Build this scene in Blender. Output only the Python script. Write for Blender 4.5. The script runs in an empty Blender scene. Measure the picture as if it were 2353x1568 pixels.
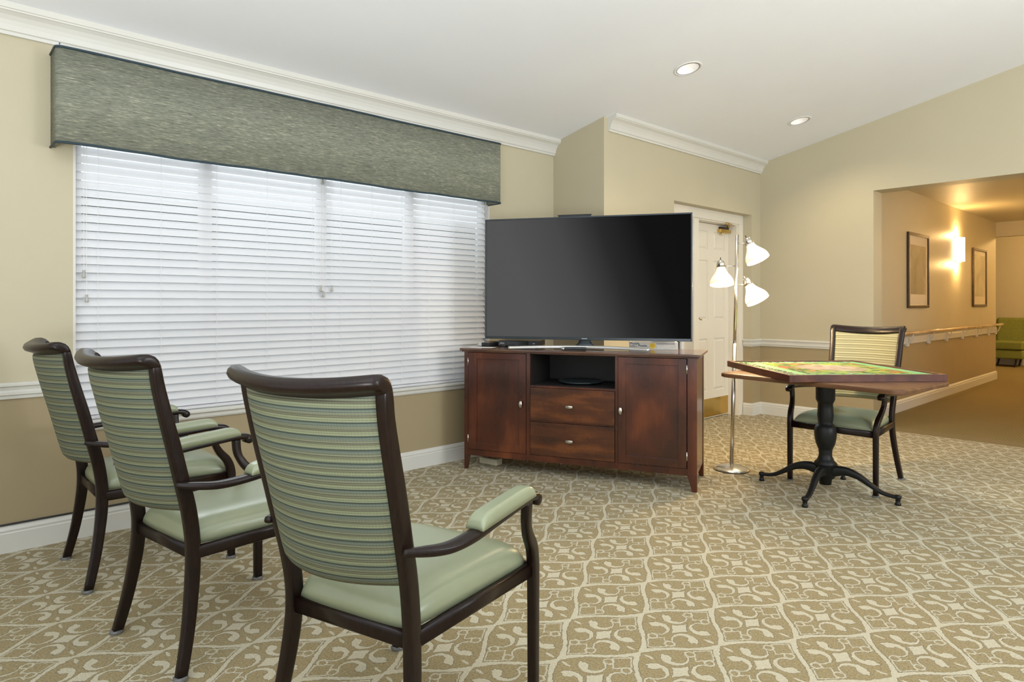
import bpy, bmesh, math, random
from math import sin, cos, pi, radians, sqrt
from mathutils import Vector, Matrix
random.seed(7)
S = bpy.context.scene
COL = S.collection

# ------------------------------------------------------------------ camera, world, exposure
CAM_H = 1.25
cam_d = bpy.data.cameras.new('camera')
cam = bpy.data.objects.new('camera', cam_d); COL.objects.link(cam)
cam.location = (0, 0, CAM_H)
cam.rotation_euler = (radians(90), 0, radians(47.497))
cam_d.sensor_width = 36.0
cam_d.lens = 1487.83 / 2353 * 36.0
cam_d.shift_x = 0.0
cam_d.shift_y = -86.0 / 2353
cam_d.clip_start = 0.02
S.camera = cam
S.view_settings.view_transform = 'Standard'
S.view_settings.look = 'None'
S.view_settings.gamma = 1.0
S.view_settings.use_curve_mapping = False
S.view_settings.exposure = 0.77
W = bpy.data.worlds.new('world'); S.world = W; W.use_nodes = True
bg = W.node_tree.nodes['Background']
bg.inputs[0].default_value = (0.93, 0.97, 1.0, 1)
bg.inputs[1].default_value = 0.72

def light(name, kind, loc, energy, color, size=None, size_y=None, rot=None, look=None, spot=None, rad=None, parent=None):
    d = bpy.data.lights.new(name, kind); d.energy = energy; d.color = color
    if kind == 'AREA':
        d.shape = 'RECTANGLE'; d.size = size; d.size_y = size_y or size
    elif rad is not None:
        d.shadow_soft_size = rad
    if kind == 'SPOT':
        d.spot_size = radians(spot or 110); d.spot_blend = 1.0
    o = bpy.data.objects.new(name, d); COL.objects.link(o); o.location = loc
    if look is not None:
        o.rotation_euler = (Vector(look) - Vector(loc)).to_track_quat('-Z', 'Y').to_euler()
    if parent: o.parent = parent
    return o

WARM = (1.0, 0.62, 0.24)
# daylight arriving at the big window and at the narrow window beside the door
light('daylight_window', 'AREA', (-5.7, 2.06, 3.4), 175, (0.90, 0.95, 1.0), 3.4, 1.6, look=(-4.15, 2.06, 1.35))
light('daylight_side_window', 'AREA', (-4.50, 6.05, 2.35), 150, (0.72, 0.82, 1.0), 0.4, 0.5, look=(-2.95, 5.1, 0.0))

# added unseen fill onto the vaulted ceiling from behind the camera, imitating bounced flash
light('ceiling_fill', 'AREA', (1.0, -1.3, 0.9), 225, (0.93, 0.965, 1.0), 2.6, 2.6, look=(0.9, -0.9, 4.0))

light('right_ceiling_fill', 'AREA', (2.6, 3.6, 1.7), 85, (0.93, 0.965, 1.0), 1.6, 1.6, look=(0.2, 4.4, 3.9))  # unseen fill added on the right to brighten the far ceiling

# ------------------------------------------------------------------ node helper
class X:
    """socket wrapper: arithmetic builds Math nodes"""
    def __init__(s, nt, v): s.nt = nt; s.v = v
    def _m(s, op, *a, clamp=False):
        n = s.nt.nodes.new('ShaderNodeMath'); n.operation = op; n.use_clamp = clamp
        for i, q in enumerate((s,) + a):
            q = q.v if isinstance(q, X) else q
            if isinstance(q, (int, float)): n.inputs[i].default_value = q
            else: s.nt.links.new(q, n.inputs[i])
        return X(s.nt, n.outputs[0])
    def __add__(s, o): return s._m('ADD', o)
    __radd__ = __add__
    def __sub__(s, o): return s._m('SUBTRACT', o)
    def __rsub__(s, o): return (s * -1) + o
    def __mul__(s, o): return s._m('MULTIPLY', o)
    __rmul__ = __mul__
    def __truediv__(s, o): return s._m('DIVIDE', o)
    def abs(s): return s._m('ABSOLUTE')
    def frac(s): return s._m('FRACT')
    def round(s): return s._m('ROUND')
    def sin(s): return s._m('SINE')
    def sqrt(s): return s._m('SQRT')
    def pow(s, e): return s._m('POWER', e)
    def min(s, o): return s._m('MINIMUM', o)
    def max(s, o): return s._m('MAXIMUM', o)
    def lt(s, o, w):  # smooth 1 where s<o
        return (((o - s) if isinstance(o, X) else (s * -1 + o)) / w + 0.5)._m('MINIMUM', 1.0)._m('MAXIMUM', 0.0)

def mk(name):
    m = bpy.data.materials.new(name); m.use_nodes = True
    nt = m.node_tree; b = nt.nodes['Principled BSDF']
    return m, nt, b
def coord(nt, kind='Object'):
    return nt.nodes.new('ShaderNodeTexCoord').outputs[kind]
def sep(nt, v):
    n = nt.nodes.new('ShaderNodeSeparateXYZ'); nt.links.new(v, n.inputs[0])
    return X(nt, n.outputs[0]), X(nt, n.outputs[1]), X(nt, n.outputs[2])
def comb(nt, x, y, z):
    n = nt.nodes.new('ShaderNodeCombineXYZ')
    for i, q in enumerate((x, y, z)):
        q = q.v if isinstance(q, X) else q
        if isinstance(q, (int, float)): n.inputs[i].default_value = q
        else: nt.links.new(q, n.inputs[i])
    return n.outputs[0]
def mapping(nt, v, scale=(1, 1, 1), rot=(0, 0, 0), loc=(0, 0, 0)):
    n = nt.nodes.new('ShaderNodeMapping'); nt.links.new(v, n.inputs[0])
    n.inputs['Scale'].default_value = scale; n.inputs['Rotation'].default_value = rot; n.inputs['Location'].default_value = loc
    return n.outputs[0]
def noise(nt, v, scale, detail=3, rough=0.5, dist=0.0):
    n = nt.nodes.new('ShaderNodeTexNoise'); nt.links.new(v, n.inputs['Vector'])
    n.inputs['Scale'].default_value = scale; n.inputs['Detail'].default_value = detail
    n.inputs['Roughness'].default_value = rough; n.inputs['Distortion'].default_value = dist
    return X(nt, n.outputs['Fac'])
def ramp(nt, f, stops, interp='LINEAR'):
    n = nt.nodes.new('ShaderNodeValToRGB'); nt.links.new(f.v if isinstance(f, X) else f, n.inputs[0])
    n.color_ramp.interpolation = interp
    e = n.color_ramp.elements
    while len(e) < len(stops): e.new(0.5)
    for k, (p, c) in enumerate(stops):
        e[k].position = p; e[k].color = (c[0], c[1], c[2], 1)
    return n.outputs[0]
def mix(nt, f, a, b):
    n = nt.nodes.new('ShaderNodeMix'); n.data_type = 'RGBA'
    def put(s, q):
        q = q.v if isinstance(q, X) else q
        if isinstance(q, (int, float)): s.default_value = q
        elif isinstance(q, tuple): s.default_value = (q[0], q[1], q[2], 1)
        else: nt.links.new(q, s)
    put(n.inputs[0], f); put(n.inputs[6], a); put(n.inputs[7], b)
    return n.outputs[2]
def bump(nt, b, h, strength, dist):
    n = nt.nodes.new('ShaderNodeBump'); nt.links.new(h.v if isinstance(h, X) else h, n.inputs['Height'])
    n.inputs['Strength'].default_value = strength; n.inputs['Distance'].default_value = dist
    nt.links.new(n.outputs[0], b.inputs['Normal'])
def simple(name, c, rough=0.5, metal=0.0, spec=0.5, coat=0.0, var=0.06, vscale=9, bmp=0.0, bscale=150):
    m, nt, b = mk(name)
    v = coord(nt)
    f = noise(nt, v, vscale, 3)
    c0 = tuple(max(0, q * (1 - var)) for q in c); c1 = tuple(min(1, q * (1 + var)) for q in c)
    nt.links.new(ramp(nt, f, [(0.3, c0), (0.7, c1)]), b.inputs['Base Color'])
    b.inputs['Roughness'].default_value = rough; b.inputs['Metallic'].default_value = metal
    b.inputs['Specular IOR Level'].default_value = spec
    b.inputs['Coat Weight'].default_value = coat; b.inputs['Coat Roughness'].default_value = 0.12
    if bmp: bump(nt, b, noise(nt, v, bscale, 2), bmp, 0.002)
    return m
def emis(name, c, strength):
    m, nt, b = mk(name)
    b.inputs['Base Color'].default_value = (0.8, 0.8, 0.8, 1)
    f = noise(nt, coord(nt), 6, 2)
    nt.links.new(ramp(nt, f, [(0.2, tuple(q * 0.97 for q in c)), (0.8, c)]), b.inputs['Emission Color'])
    b.inputs['Emission Strength'].default_value = strength
    return m

# ------------------------------------------------------------------ materials
M = {}
M['ceiling'] = simple('ceiling_paint', (0.81, 0.825, 0.85), 0.85, var=0.01, vscale=2, bmp=0.05, bscale=90)
M['wall_upper'] = simple('beige_wall_paint', (0.50, 0.450, 0.315), 0.5, spec=0.35, var=0.015, vscale=2, bmp=0.04, bscale=70)
M['wall_lower'] = simple('tan_wall_paint', (0.355, 0.285, 0.165), 0.5, spec=0.35, var=0.02, vscale=2, bmp=0.04, bscale=70)
M['hall_upper'] = M['wall_upper']; M['hall_lower'] = M['wall_lower']
M['trim'] = simple('white_trim_paint', (0.63, 0.62, 0.565), 0.35, var=0.012, vscale=3)
M['door'] = simple('cream_door_paint', (0.76, 0.71, 0.60), 0.4, var=0.012, vscale=3)
M['frame_white'] = simple('window_frame_white', (0.8, 0.8, 0.8), 0.4, var=0.01)

def carpet():
    m, nt, b = mk('scroll_carpet')
    v = coord(nt)
    nz = noise(nt, v, 60, 3, 0.65); nb = noise(nt, mapping(nt, v, loc=(3, 7, 1)), 60, 3, 0.65)
    x, y, z = sep(nt, v)
    wob = (nz - 0.5) * 0.017; wob2 = (nb - 0.5) * 0.017
    # centred rectangular lattice, cell .334 x .5, one star at (-1.734, 2.655)
    px, py = 0.334, 0.500
    ax = (x + 1.734 + wob) / px; ay = (y - 2.655 + wob2) / py
    fx = (ax - ax.round()).abs() * px; fy = (ay - ay.round()).abs() * py
    bx = ax + 0.5; by = ay + 0.5
    gx = (bx - bx.round()).abs() * px; gy = (by - by.round()).abs() * py
    def sway(p): return ((p - 0.0835) * (6.2832 / 0.167)).sin() * 0.0105
    dA = fx + fy / 1.5 - sway(fx); dB = gx + gy / 1.5 - sway(gx)
    sel = dA.lt(dB, 0.0001); nsel = sel * -1 + 1
    P = fx * sel + gx * nsel
    Y = fy * sel + gy * nsel
    D = dA * sel + dB * nsel
    w = 0.003
    wid = ((P * -1 + 0.045).max(0.0)) * 0.42 + 0.0092
    line = (D * -1 - wid + 0.167).lt(0.0, w)
    st = (((P / 0.037).pow(0.85)) + ((Y / 0.053).pow(0.85))).lt(1.0, 0.12)
    def ell(cx, cy, rx, ry, k=0.25, rot=0.0):
        c_, s_ = cos(rot), sin(rot)
        dx = ((P - cx) * c_ + (Y - cy) * s_) / rx; dy = ((Y - cy) * c_ - (P - cx) * s_) / ry
        return (dx * dx + dy * dy).lt(1.0, k)
    def rng(cx, cy, r, t):
        dx = (P - cx); dy = (Y - cy)
        d = ((dx * dx + dy * dy).sqrt() - r).abs()
        return d.lt(t, 0.0022)
    # C-shaped scroll round a dark bud, swelling into its head
    thick = ((P - 0.058) * 0.07 - (Y - 0.063) * 0.100 + 0.0078).max(0.0042)
    gap = ((P - 0.055).min((Y - 0.052))).lt(0.0, 0.003)
    arc = rng(0.058, 0.064, 0.0405, thick) * gap
    head = ell(0.079, 0.042, 0.0215, 0.0135, 0.3, 0.75)
    dot = rng(0.038, 0.121, 0.0165, 0.0040)
    dia = ((P / 0.040 + (Y - 0.147).abs() / 0.050) - 1.0).abs().lt(0.105, 0.06)
    slit = ell(0.128, 0.0, 0.0210, 0.0065, 0.3)
    bold = line.max(st).max(head).max(arc)
    mask = bold.max(dot).max(dia).max(slit)
    # pile texture
    fine = noise(nt, v, 430, 2, 0.8); med = noise(nt, v, 130, 3, 0.75); big = noise(nt, v, 1.3, 2)
    tx = fine * 0.55 + med * 0.45
    dark = ramp(nt, tx, [(0.36, (0.120, 0.090, 0.036)), (0.5, (0.300, 0.236, 0.112)), (0.64, (0.470, 0.380, 0.200))])
    lite = ramp(nt, tx, [(0.36, (0.38, 0.345, 0.235)), (0.62, (0.65, 0.595, 0.435))])
    edge = bold * (bold * -1 + 1) * 4.0
    c = mix(nt, mask, dark, lite)
    c = mix(nt, edge * 0.6, c, (0.12, 0.088, 0.036))
    nt.links.new(c, b.inputs['Base Color'])
    b.inputs['Roughness'].default_value = 0.92; b.inputs['Specular IOR Level'].default_value = 0.15
    b.inputs['Sheen Weight'].default_value = 0.12
    h = (mask * -1 + 1) * 0.8 + tx * 0.8
    bump(nt, b, h, 0.8, 0.006)
    return m
M['carpet'] = carpet()
def hall_carpet():
    m, nt, b = mk('hall_carpet')
    v = coord(nt); x, y, z = sep(nt, v)
    u = ((x + y) / 0.052).frac() - 0.5; w = ((x - y) / 0.052).frac() - 0.5
    d = (u * u + w * w)
    dots = d.lt(0.055, 0.06)
    fine = noise(nt, v, 300, 2, 0.7)
    base = ramp(nt, fine, [(0.3, (0.150, 0.110, 0.040)), (0.7, (0.235, 0.180, 0.078))])
    edge = y.lt(7.30, 0.01)
    c = mix(nt, dots * (edge * -1 + 1) * 0.6, base, (0.40, 0.33, 0.17))
    c = mix(nt, edge * 0.5, c, (0.26, 0.205, 0.115))
    nt.links.new(c, b.inputs['Base Color'])
    b.inputs['Roughness'].default_value = 0.9; b.inputs['Specular IOR Level'].default_value = 0.15
    bump(nt, b, fine * 0.5 + dots * 0.6, 0.5, 0.004)
    return m
M['hall_carpet'] = hall_carpet()

def chair_fabric():
    m, nt, b = mk('striped_upholstery')
    v = coord(nt); x, y, z = sep(nt, v)
    wv = noise(nt, v, 7, 2) - 0.5
    t = ((z + wv * 0.0015) / 0.0335).frac()
    c = ramp(nt, t, [(0.0, (0.030, 0.045, 0.040)), (0.05, (0.11, 0.135, 0.10)), (0.09, (0.215, 0.235, 0.140)),
                     (0.36, (0.225, 0.245, 0.145)), (0.40, (0.055, 0.046, 0.020)), (0.44, (0.185, 0.190, 0.115)),
                     (0.52, (0.060, 0.052, 0.028)), (0.57, (0.185, 0.195, 0.125)), (0.72, (0.180, 0.192, 0.125)),
                     (0.76, (0.060, 0.080, 0.075)), (0.82, (0.165, 0.190, 0.135)), (0.92, (0.100, 0.128, 0.110)), (1.0, (0.030, 0.045, 0.040))])
    stitch = ((x * 900).sin() * 0.5 + 0.5) * ((z / 0.0335 * 6 * 6.283).sin() * 0.5 + 0.5)
    thin = (((z + wv * 0.001) / 0.0065).frac() - 0.5).abs().lt(0.16, 0.1)
    c = mix(nt, thin * 0.42, c, (0.05, 0.055, 0.04))
    c = mix(nt, stitch * 0.25, c, (0.06, 0.07, 0.05))
    nt.links.new(c, b.inputs['Base Color'])
    b.inputs['Roughness'].default_value = 0.6; b.inputs['Specular IOR Level'].default_value = 0.3
    h = (t * 6.283).sin() * 0.5 + stitch * 0.5 + (t * 18.85).sin() * 0.3
    bump(nt, b, h, 0.5, 0.002)
    return m
M['stripe'] = chair_fabric()
def chair_fabric_warm_lit():  # same striped fabric, with warm lamp light put into its colours
    m, nt, b = mk('striped_upholstery_warm_lit')
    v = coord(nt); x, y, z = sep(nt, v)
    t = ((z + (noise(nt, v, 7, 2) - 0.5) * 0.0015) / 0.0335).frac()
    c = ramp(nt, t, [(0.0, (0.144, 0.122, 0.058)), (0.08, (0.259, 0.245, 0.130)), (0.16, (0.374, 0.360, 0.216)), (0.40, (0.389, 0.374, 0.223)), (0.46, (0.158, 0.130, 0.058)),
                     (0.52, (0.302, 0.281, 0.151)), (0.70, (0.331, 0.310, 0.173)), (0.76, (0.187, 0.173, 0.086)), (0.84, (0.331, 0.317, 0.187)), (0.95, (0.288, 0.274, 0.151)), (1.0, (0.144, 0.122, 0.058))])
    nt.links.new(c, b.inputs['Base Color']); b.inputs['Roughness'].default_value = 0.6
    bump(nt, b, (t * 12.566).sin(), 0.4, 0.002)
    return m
M['stripe_warm_lit'] = chair_fabric_warm_lit()
M['vinyl'] = simple('sage_green_vinyl', (0.275, 0.305, 0.195), 0.29, spec=0.55, var=0.05, vscale=6, bmp=0.10, bscale=260)
def chairwood():
    m, nt, b = mk('dark_chair_finish')
    v = coord(nt)
    f = noise(nt, mapping(nt, v, scale=(30, 30, 3)), 6, 4, 0.6)
    nt.links.new(ramp(nt, f, [(0.3, (0.0045, 0.0020, 0.0015)), (0.7, (0.016, 0.0065, 0.0042))]), b.inputs['Base Color'])
    b.inputs['Roughness'].default_value = 0.32; b.inputs['Specular IOR Level'].default_value = 0.28; b.inputs['Coat Weight'].default_value = 0.08; b.inputs['Coat Roughness'].default_value = 0.15
    return m
M['chairwood'] = chairwood()
def clear(name, c, ior=1.45, rough=0.08):
    m, nt, b = mk(name)
    b.inputs['Transmission Weight'].default_value = 0.85; b.inputs['Roughness'].default_value = rough; b.inputs['IOR'].default_value = ior
    f = noise(nt, coord(nt), 5, 2)
    nt.links.new(ramp(nt, f, [(0.3, tuple(q * 0.97 for q in c)), (0.7, c)]), b.inputs['Base Color'])
    return m
M['glide'] = clear('clear_plastic', (0.85, 0.86, 0.82))

def cherry(name, dark, mid, hi, sc=(2.2, 2.2, 9), rough=0.26, coat=0.4):
    m, nt, b = mk(name)
    v = coord(nt)
    g = noise(nt, mapping(nt, v, scale=sc), 3.0, 3, 0.45, 0.0)
    fine = noise(nt, mapping(nt, v, scale=(sc[0] * 8, sc[1] * 8, sc[2] * 1.2)), 9, 3, 0.6)
    f = g * 0.88 + fine * 0.12
    nt.links.new(ramp(nt, f, [(0.30, dark), (0.52, mid), (0.72, hi)]), b.inputs['Base Color'])
    b.inputs['Roughness'].default_value = rough; b.inputs['Coat Weight'].default_value = coat; b.inputs['Specular IOR Level'].default_value = 0.5 if coat > 0.3 else 0.3; b.inputs['Coat Roughness'].default_value = 0.12
    bump(nt, b, fine, 0.05, 0.001)
    return m
M['cherry'] = cherry('cherry_wood', (0.024, 0.0055, 0.0028), (0.072, 0.0155, 0.0055), (0.160, 0.040, 0.012), sc=(1.6, 1.6, 0.8))
M['cherry_h'] = cherry('cherry_wood_cross_grain', (0.022, 0.0060, 0.0028), (0.080, 0.021, 0.0060), (0.190, 0.056, 0.013), sc=(0.9, 2, 4))
M['cherry_top'] = cherry('cherry_wood_top', (0.055, 0.026, 0.017), (0.105, 0.050, 0.030), (0.15, 0.078, 0.045), sc=(1.5, 6, 6), rough=0.2)
M['inside'] = simple('black_cabinet_interior', (0.012, 0.010, 0.009), 0.6)
M['nickel'] = simple('brushed_nickel', (0.62, 0.59, 0.52), 0.28, metal=1.0, var=0.05)
M['steel'] = simple('brushed_steel', (0.66, 0.62, 0.56), 0.24, metal=1.0, var=0.06)
M['brass'] = simple('polished_brass', (0.62, 0.43, 0.13), 0.22, metal=1.0, var=0.06)
M['iron'] = simple('black_cast_iron', (0.007, 0.0075, 0.007), 0.45, spec=0.3, var=0.1, bmp=0.25, bscale=220)
M['black'] = simple('black_plastic', (0.014, 0.016, 0.018), 0.3, var=0.05)
M['dkgrey'] = simple('dark_grey_plastic', (0.055, 0.06, 0.065), 0.3, var=0.05)
M['bezel'] = simple('gunmetal_bezel', (0.030, 0.038, 0.044), 0.3, metal=0.3, var=0.08)
M['silver'] = simple('silver_plastic', (0.62, 0.61, 0.58), 0.25, metal=0.55, var=0.03)
M['white'] = simple('white_plastic', (0.78, 0.78, 0.76), 0.4, var=0.02)
M['cream'] = simple('cream_plastic', (0.62, 0.58, 0.42), 0.45, var=0.03)
M['tassel'] = simple('grey_white_tassel', (0.42, 0.42, 0.38), 0.45)
M['paper'] = simple('white_paper', (0.82, 0.82, 0.80), 0.7, var=0.02)
M['box_white'] = simple('box_white_card', (0.66, 0.65, 0.58), 0.5, var=0.02)
M['box_tan'] = simple('box_tan_card', (0.62, 0.42, 0.18), 0.5, var=0.06)
M['ink'] = simple('navy_ink', (0.03, 0.045, 0.11), 0.5)
M['ink_grey'] = simple('grey_ink', (0.28, 0.27, 0.24), 0.5)
M['yellow'] = simple('yellow_print', (0.75, 0.50, 0.03), 0.5)
M['white_ink'] = simple('white_print', (0.8, 0.82, 0.85), 0.5)
M['red'] = simple('red_plastic', (0.45, 0.02, 0.03), 0.4)
M['oak'] = cherry('light_oak_rail', (0.42, 0.25, 0.10), (0.60, 0.40, 0.18), (0.72, 0.52, 0.27), sc=(6, 1, 6), rough=0.25)
M['walnut'] = cherry('walnut_laminate', (0.080, 0.034, 0.014), (0.125, 0.056, 0.023), (0.175, 0.084, 0.037), sc=(1.2, 6, 6), rough=0.42, coat=0.05)
M['mahog'] = cherry('mahogany_frame', (0.050, 0.016, 0.009), (0.095, 0.030, 0.016), (0.15, 0.052, 0.026), sc=(3, 3, 3), rough=0.4, coat=0.05)
M['teal'] = simple('dark_teal_welting', (0.018, 0.040, 0.055), 0.6, var=0.1)
M['gilt'] = simple('antique_bronze_frame', (0.070, 0.040, 0.014), 0.35, metal=0.4, var=0.25, vscale=30)
M['mat_board'] = simple('ivory_mat_board', (0.62, 0.55, 0.42), 0.6, var=0.02)
M['sofa'] = simple('olive_green_upholstery', (0.185, 0.205, 0.035), 0.75, var=0.15, vscale=60, bmp=0.4, bscale=300)
M['darkleg'] = simple('dark_furniture_leg', (0.02, 0.012, 0.008), 0.4)
def pane_mat():
    m, nt, b = mk('window_glass')
    tr = nt.nodes.new('ShaderNodeBsdfTransparent'); tr.inputs[0].default_value = (0.96, 0.98, 0.98, 1)
    gl = nt.nodes.new('ShaderNodeBsdfGlossy'); gl.inputs['Roughness'].default_value = 0.02
    fr = nt.nodes.new('ShaderNodeFresnel'); fr.inputs[0].default_value = 1.45
    mx = nt.nodes.new('ShaderNodeMixShader'); nt.links.new(fr.outputs[0], mx.inputs[0])
    nt.links.new(tr.outputs[0], mx.inputs[1]); nt.links.new(gl.outputs[0], mx.inputs[2])
    nt.links.new(mx.outputs[0], nt.nodes['Material Output'].inputs[0])
    return m
M['glass'] = pane_mat()

def valance_mat():
    m, nt, b = mk('woven_valance_fabric')
    v = coord(nt)
    a = noise(nt, mapping(nt, v, scale=(20, 20, 300)), 1.0, 3, 0.6)
    c2 = noise(nt, mapping(nt, v, scale=(36, 36, 420), loc=(4, 2, 1)), 1.0, 3, 0.6)
    big = noise(nt, mapping(nt, v, scale=(1, 1.5, 10)), 1.5, 2)
    f = a * 0.55 + c2 * 0.35 + big * 0.10
    c = ramp(nt, f, [(0.34, (0.050, 0.050, 0.030)), (0.43, (0.150, 0.155, 0.115)), (0.5, (0.205, 0.212, 0.160)), (0.57, (0.260, 0.262, 0.200)), (0.66, (0.58, 0.56, 0.40))])
    tint = noise(nt, mapping(nt, v, scale=(3, 4, 60), loc=(9, 0, 0)), 1.0, 2)
    c = mix(nt, tint * 0.35, c, (0.17, 0.20, 0.17))
    nt.links.new(c, b.inputs['Base Color'])
    b.inputs['Roughness'].default_value = 0.75; b.inputs['Specular IOR Level'].default_value = 0.2
    bump(nt, b, f, 0.3, 0.001)
    return m
M['valance'] = valance_mat()
def slat_mat():
    m, nt, b = mk('white_blind_slats')
    tr = nt.nodes.new('ShaderNodeBsdfTranslucent'); tr.inputs[0].default_value = (0.93, 0.95, 1.0, 1)
    mx = nt.nodes.new('ShaderNodeMixShader'); mx.inputs[0].default_value = 0.22
    f = noise(nt, coord(nt), 3, 2)
    nt.links.new(ramp(nt, f, [(0.2, (0.78, 0.78, 0.79)), (0.8, (0.81, 0.81, 0.82))]), b.inputs['Base Color'])
    b.inputs['Roughness'].default_value = 0.35
    out = nt.nodes['Material Output']
    nt.links.new(b.outputs[0], mx.inputs[1]); nt.links.new(tr.outputs[0], mx.inputs[2]); nt.links.new(mx.outputs[0], out.inputs[0])
    return m
M['slat'] = slat_mat()
def shade_mat():
    m, nt, b = mk('frosted_glass_shade')
    tr = nt.nodes.new('ShaderNodeBsdfTranslucent'); tr.inputs[0].default_value = (1.0, 0.95, 0.86, 1)
    mx = nt.nodes.new('ShaderNodeMixShader'); mx.inputs[0].default_value = 0.16
    f = noise(nt, coord(nt), 3, 2)
    nt.links.new(ramp(nt, f, [(0.2, (0.86, 0.84, 0.8)), (0.8, (0.9, 0.88, 0.84))]), b.inputs['Base Color'])
    b.inputs['Roughness'].default_value = 0.2
    b.inputs['Emission Color'].default_value = (1.0, 0.86, 0.62, 1); b.inputs['Emission Strength'].default_value = 0.10
    out = nt.nodes['Material Output']
    nt.links.new(b.outputs[0], mx.inputs[1]); nt.links.new(tr.outputs[0], mx.inputs[2]); nt.links.new(mx.outputs[0], out.inputs[0])
    return m
M['shade'] = shade_mat()
M['bulb'] = emis('lamp_bulb', (1.0, 0.90, 0.70), 9.0)
M['can_lens'] = emis('downlight_lens', (1.0, 0.95, 0.88), 0.62)
M['sconce'] = emis('sconce_glass', (1.0, 0.93, 0.82), 1.3)
M['baffle'] = simple('white_baffle', (0.85, 0.83, 0.80), 0.4, var=0.01)
def screen():
    m, nt, b = mk('television_screen_gradient')
    x, y, z = sep(nt, coord(nt))
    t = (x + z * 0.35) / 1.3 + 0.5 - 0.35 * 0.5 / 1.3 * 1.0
    c = ramp(nt, t, [(0.0, (0.050, 0.050, 0.050)), (0.30, (0.036, 0.036, 0.036)), (0.55, (0.011, 0.011, 0.011)), (0.78, (0.0008, 0.0008, 0.0008)), (1.0, (0.0003, 0.0003, 0.0003))])  # grey-to-black gradient of a dark screen, put in as emission
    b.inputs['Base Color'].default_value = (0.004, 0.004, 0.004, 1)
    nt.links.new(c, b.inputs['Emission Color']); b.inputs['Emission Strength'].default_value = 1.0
    b.inputs['Roughness'].default_value = 0.5; b.inputs['Specular IOR Level'].default_value = 0.0
    return m
M['screen'] = screen()
def felt():
    m, nt, b = mk('green_felt')
    f = noise(nt, coord(nt), 400, 2)
    nt.links.new(ramp(nt, f, [(0.3, (0.14, 0.33, 0.13)), (0.7, (0.20, 0.41, 0.17))]), b.inputs['Base Color'])
    b.inputs['Roughness'].default_value = 0.8
    return m
M['felt'] = felt()
def puzzle():
    m, nt, b = mk('jigsaw_picture')
    v = coord(nt)
    x, y, z = sep(nt, v)
    d = ((x * x) / 0.050 + (y * y) / 0.050)
    def cells(sc, scale=(1, 1, 1), loc=(0, 0, 0)):
        n = nt.nodes.new('ShaderNodeTexVoronoi'); n.inputs['Scale'].default_value = sc
        w_ = noise(nt, v, 30, 2)
        nt.links.new(mapping(nt, comb(nt, x + (w_ - 0.5) * 0.03, y + (w_ - 0.5) * 0.03, 0.0), scale=scale, loc=loc), n.inputs['Vector'])
        q = nt.nodes.new('ShaderNodeSeparateColor'); nt.links.new(n.outputs['Color'], q.inputs[0])
        return X(nt, q.outputs[0])
    zone = noise(nt, v, 4.5, 1)
    rim = (cells(26) * 0.45 + (zone - 0.5) * 1.6 + 0.28)
    flow = ramp(nt, rim, [(0.0, (0.30, 0.012, 0.04)), (0.14, (0.45, 0.10, 0.05)), (0.26, (0.50, 0.30, 0.02)), (0.36, (0.06, 0.12, 0.02)), (0.46, (0.02, 0.03, 0.02)), (0.54, (0.16, 0.30, 0.02)), (0.66, (0.34, 0.46, 0.04)), (0.80, (0.22, 0.28, 0.16)), (1.0, (0.40, 0.36, 0.33))], 'CONSTANT')
    soft = cells(15, (1, 2.2, 1), (3, 1, 0)) * 0.6 + noise(nt, v, 6, 2) * 0.4
    mid = ramp(nt, soft, [(0.18, (0.10, 0.07, 0.06)), (0.34, (0.36, 0.27, 0.20)), (0.52, (0.48, 0.38, 0.34)), (0.68, (0.30, 0.22, 0.13)), (0.8, (0.52, 0.46, 0.44))])
    f = (d + (noise(nt, v, 9, 3) - 0.5) * 0.9).lt(0.85, 0.35)
    c = mix(nt, f, flow, mid)
    gx = ((x / 0.021).frac() - 0.5).abs(); gy = ((y / 0.021).frac() - 0.5).abs()
    ln = gx.max(gy); cut = (ln * -1 + 0.5).lt(0.03, 0.02)
    c = mix(nt, cut * 0.4, c, (0.03, 0.03, 0.03))
    nt.links.new(c, b.inputs['Base Color']); b.inputs['Roughness'].default_value = 0.3
    return m
M['puzzle'] = puzzle()
PIECES = [simple('puzzle_piece_%s' % n, c, 0.5) for n, c in (('green', (0.05, 0.12, 0.04)), ('brown', (0.12, 0.07, 0.04)), ('grey', (0.30, 0.29, 0.27)), ('dark', (0.03, 0.035, 0.025)))]
def print_mat(name, stops, sc):
    m, nt, b = mk(name)
    f = noise(nt, mapping(nt, coord(nt), scale=sc), 1.0, 4, 0.55, 0.4)
    nt.links.new(ramp(nt, f, stops), b.inputs['Base Color'])
    b.inputs['Roughness'].default_value = 0.12
    return m
M['print1'] = print_mat('misty_landscape_print', [(0.3, (0.16, 0.13, 0.085)), (0.55, (0.27, 0.225, 0.15)), (0.75, (0.36, 0.31, 0.22))], (3, 3, 2.5))
M['print2'] = print_mat('pale_botanical_print', [(0.3, (0.30, 0.25, 0.15)), (0.6, (0.48, 0.42, 0.27)), (0.8, (0.60, 0.54, 0.38))], (3, 3, 3))

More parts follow.
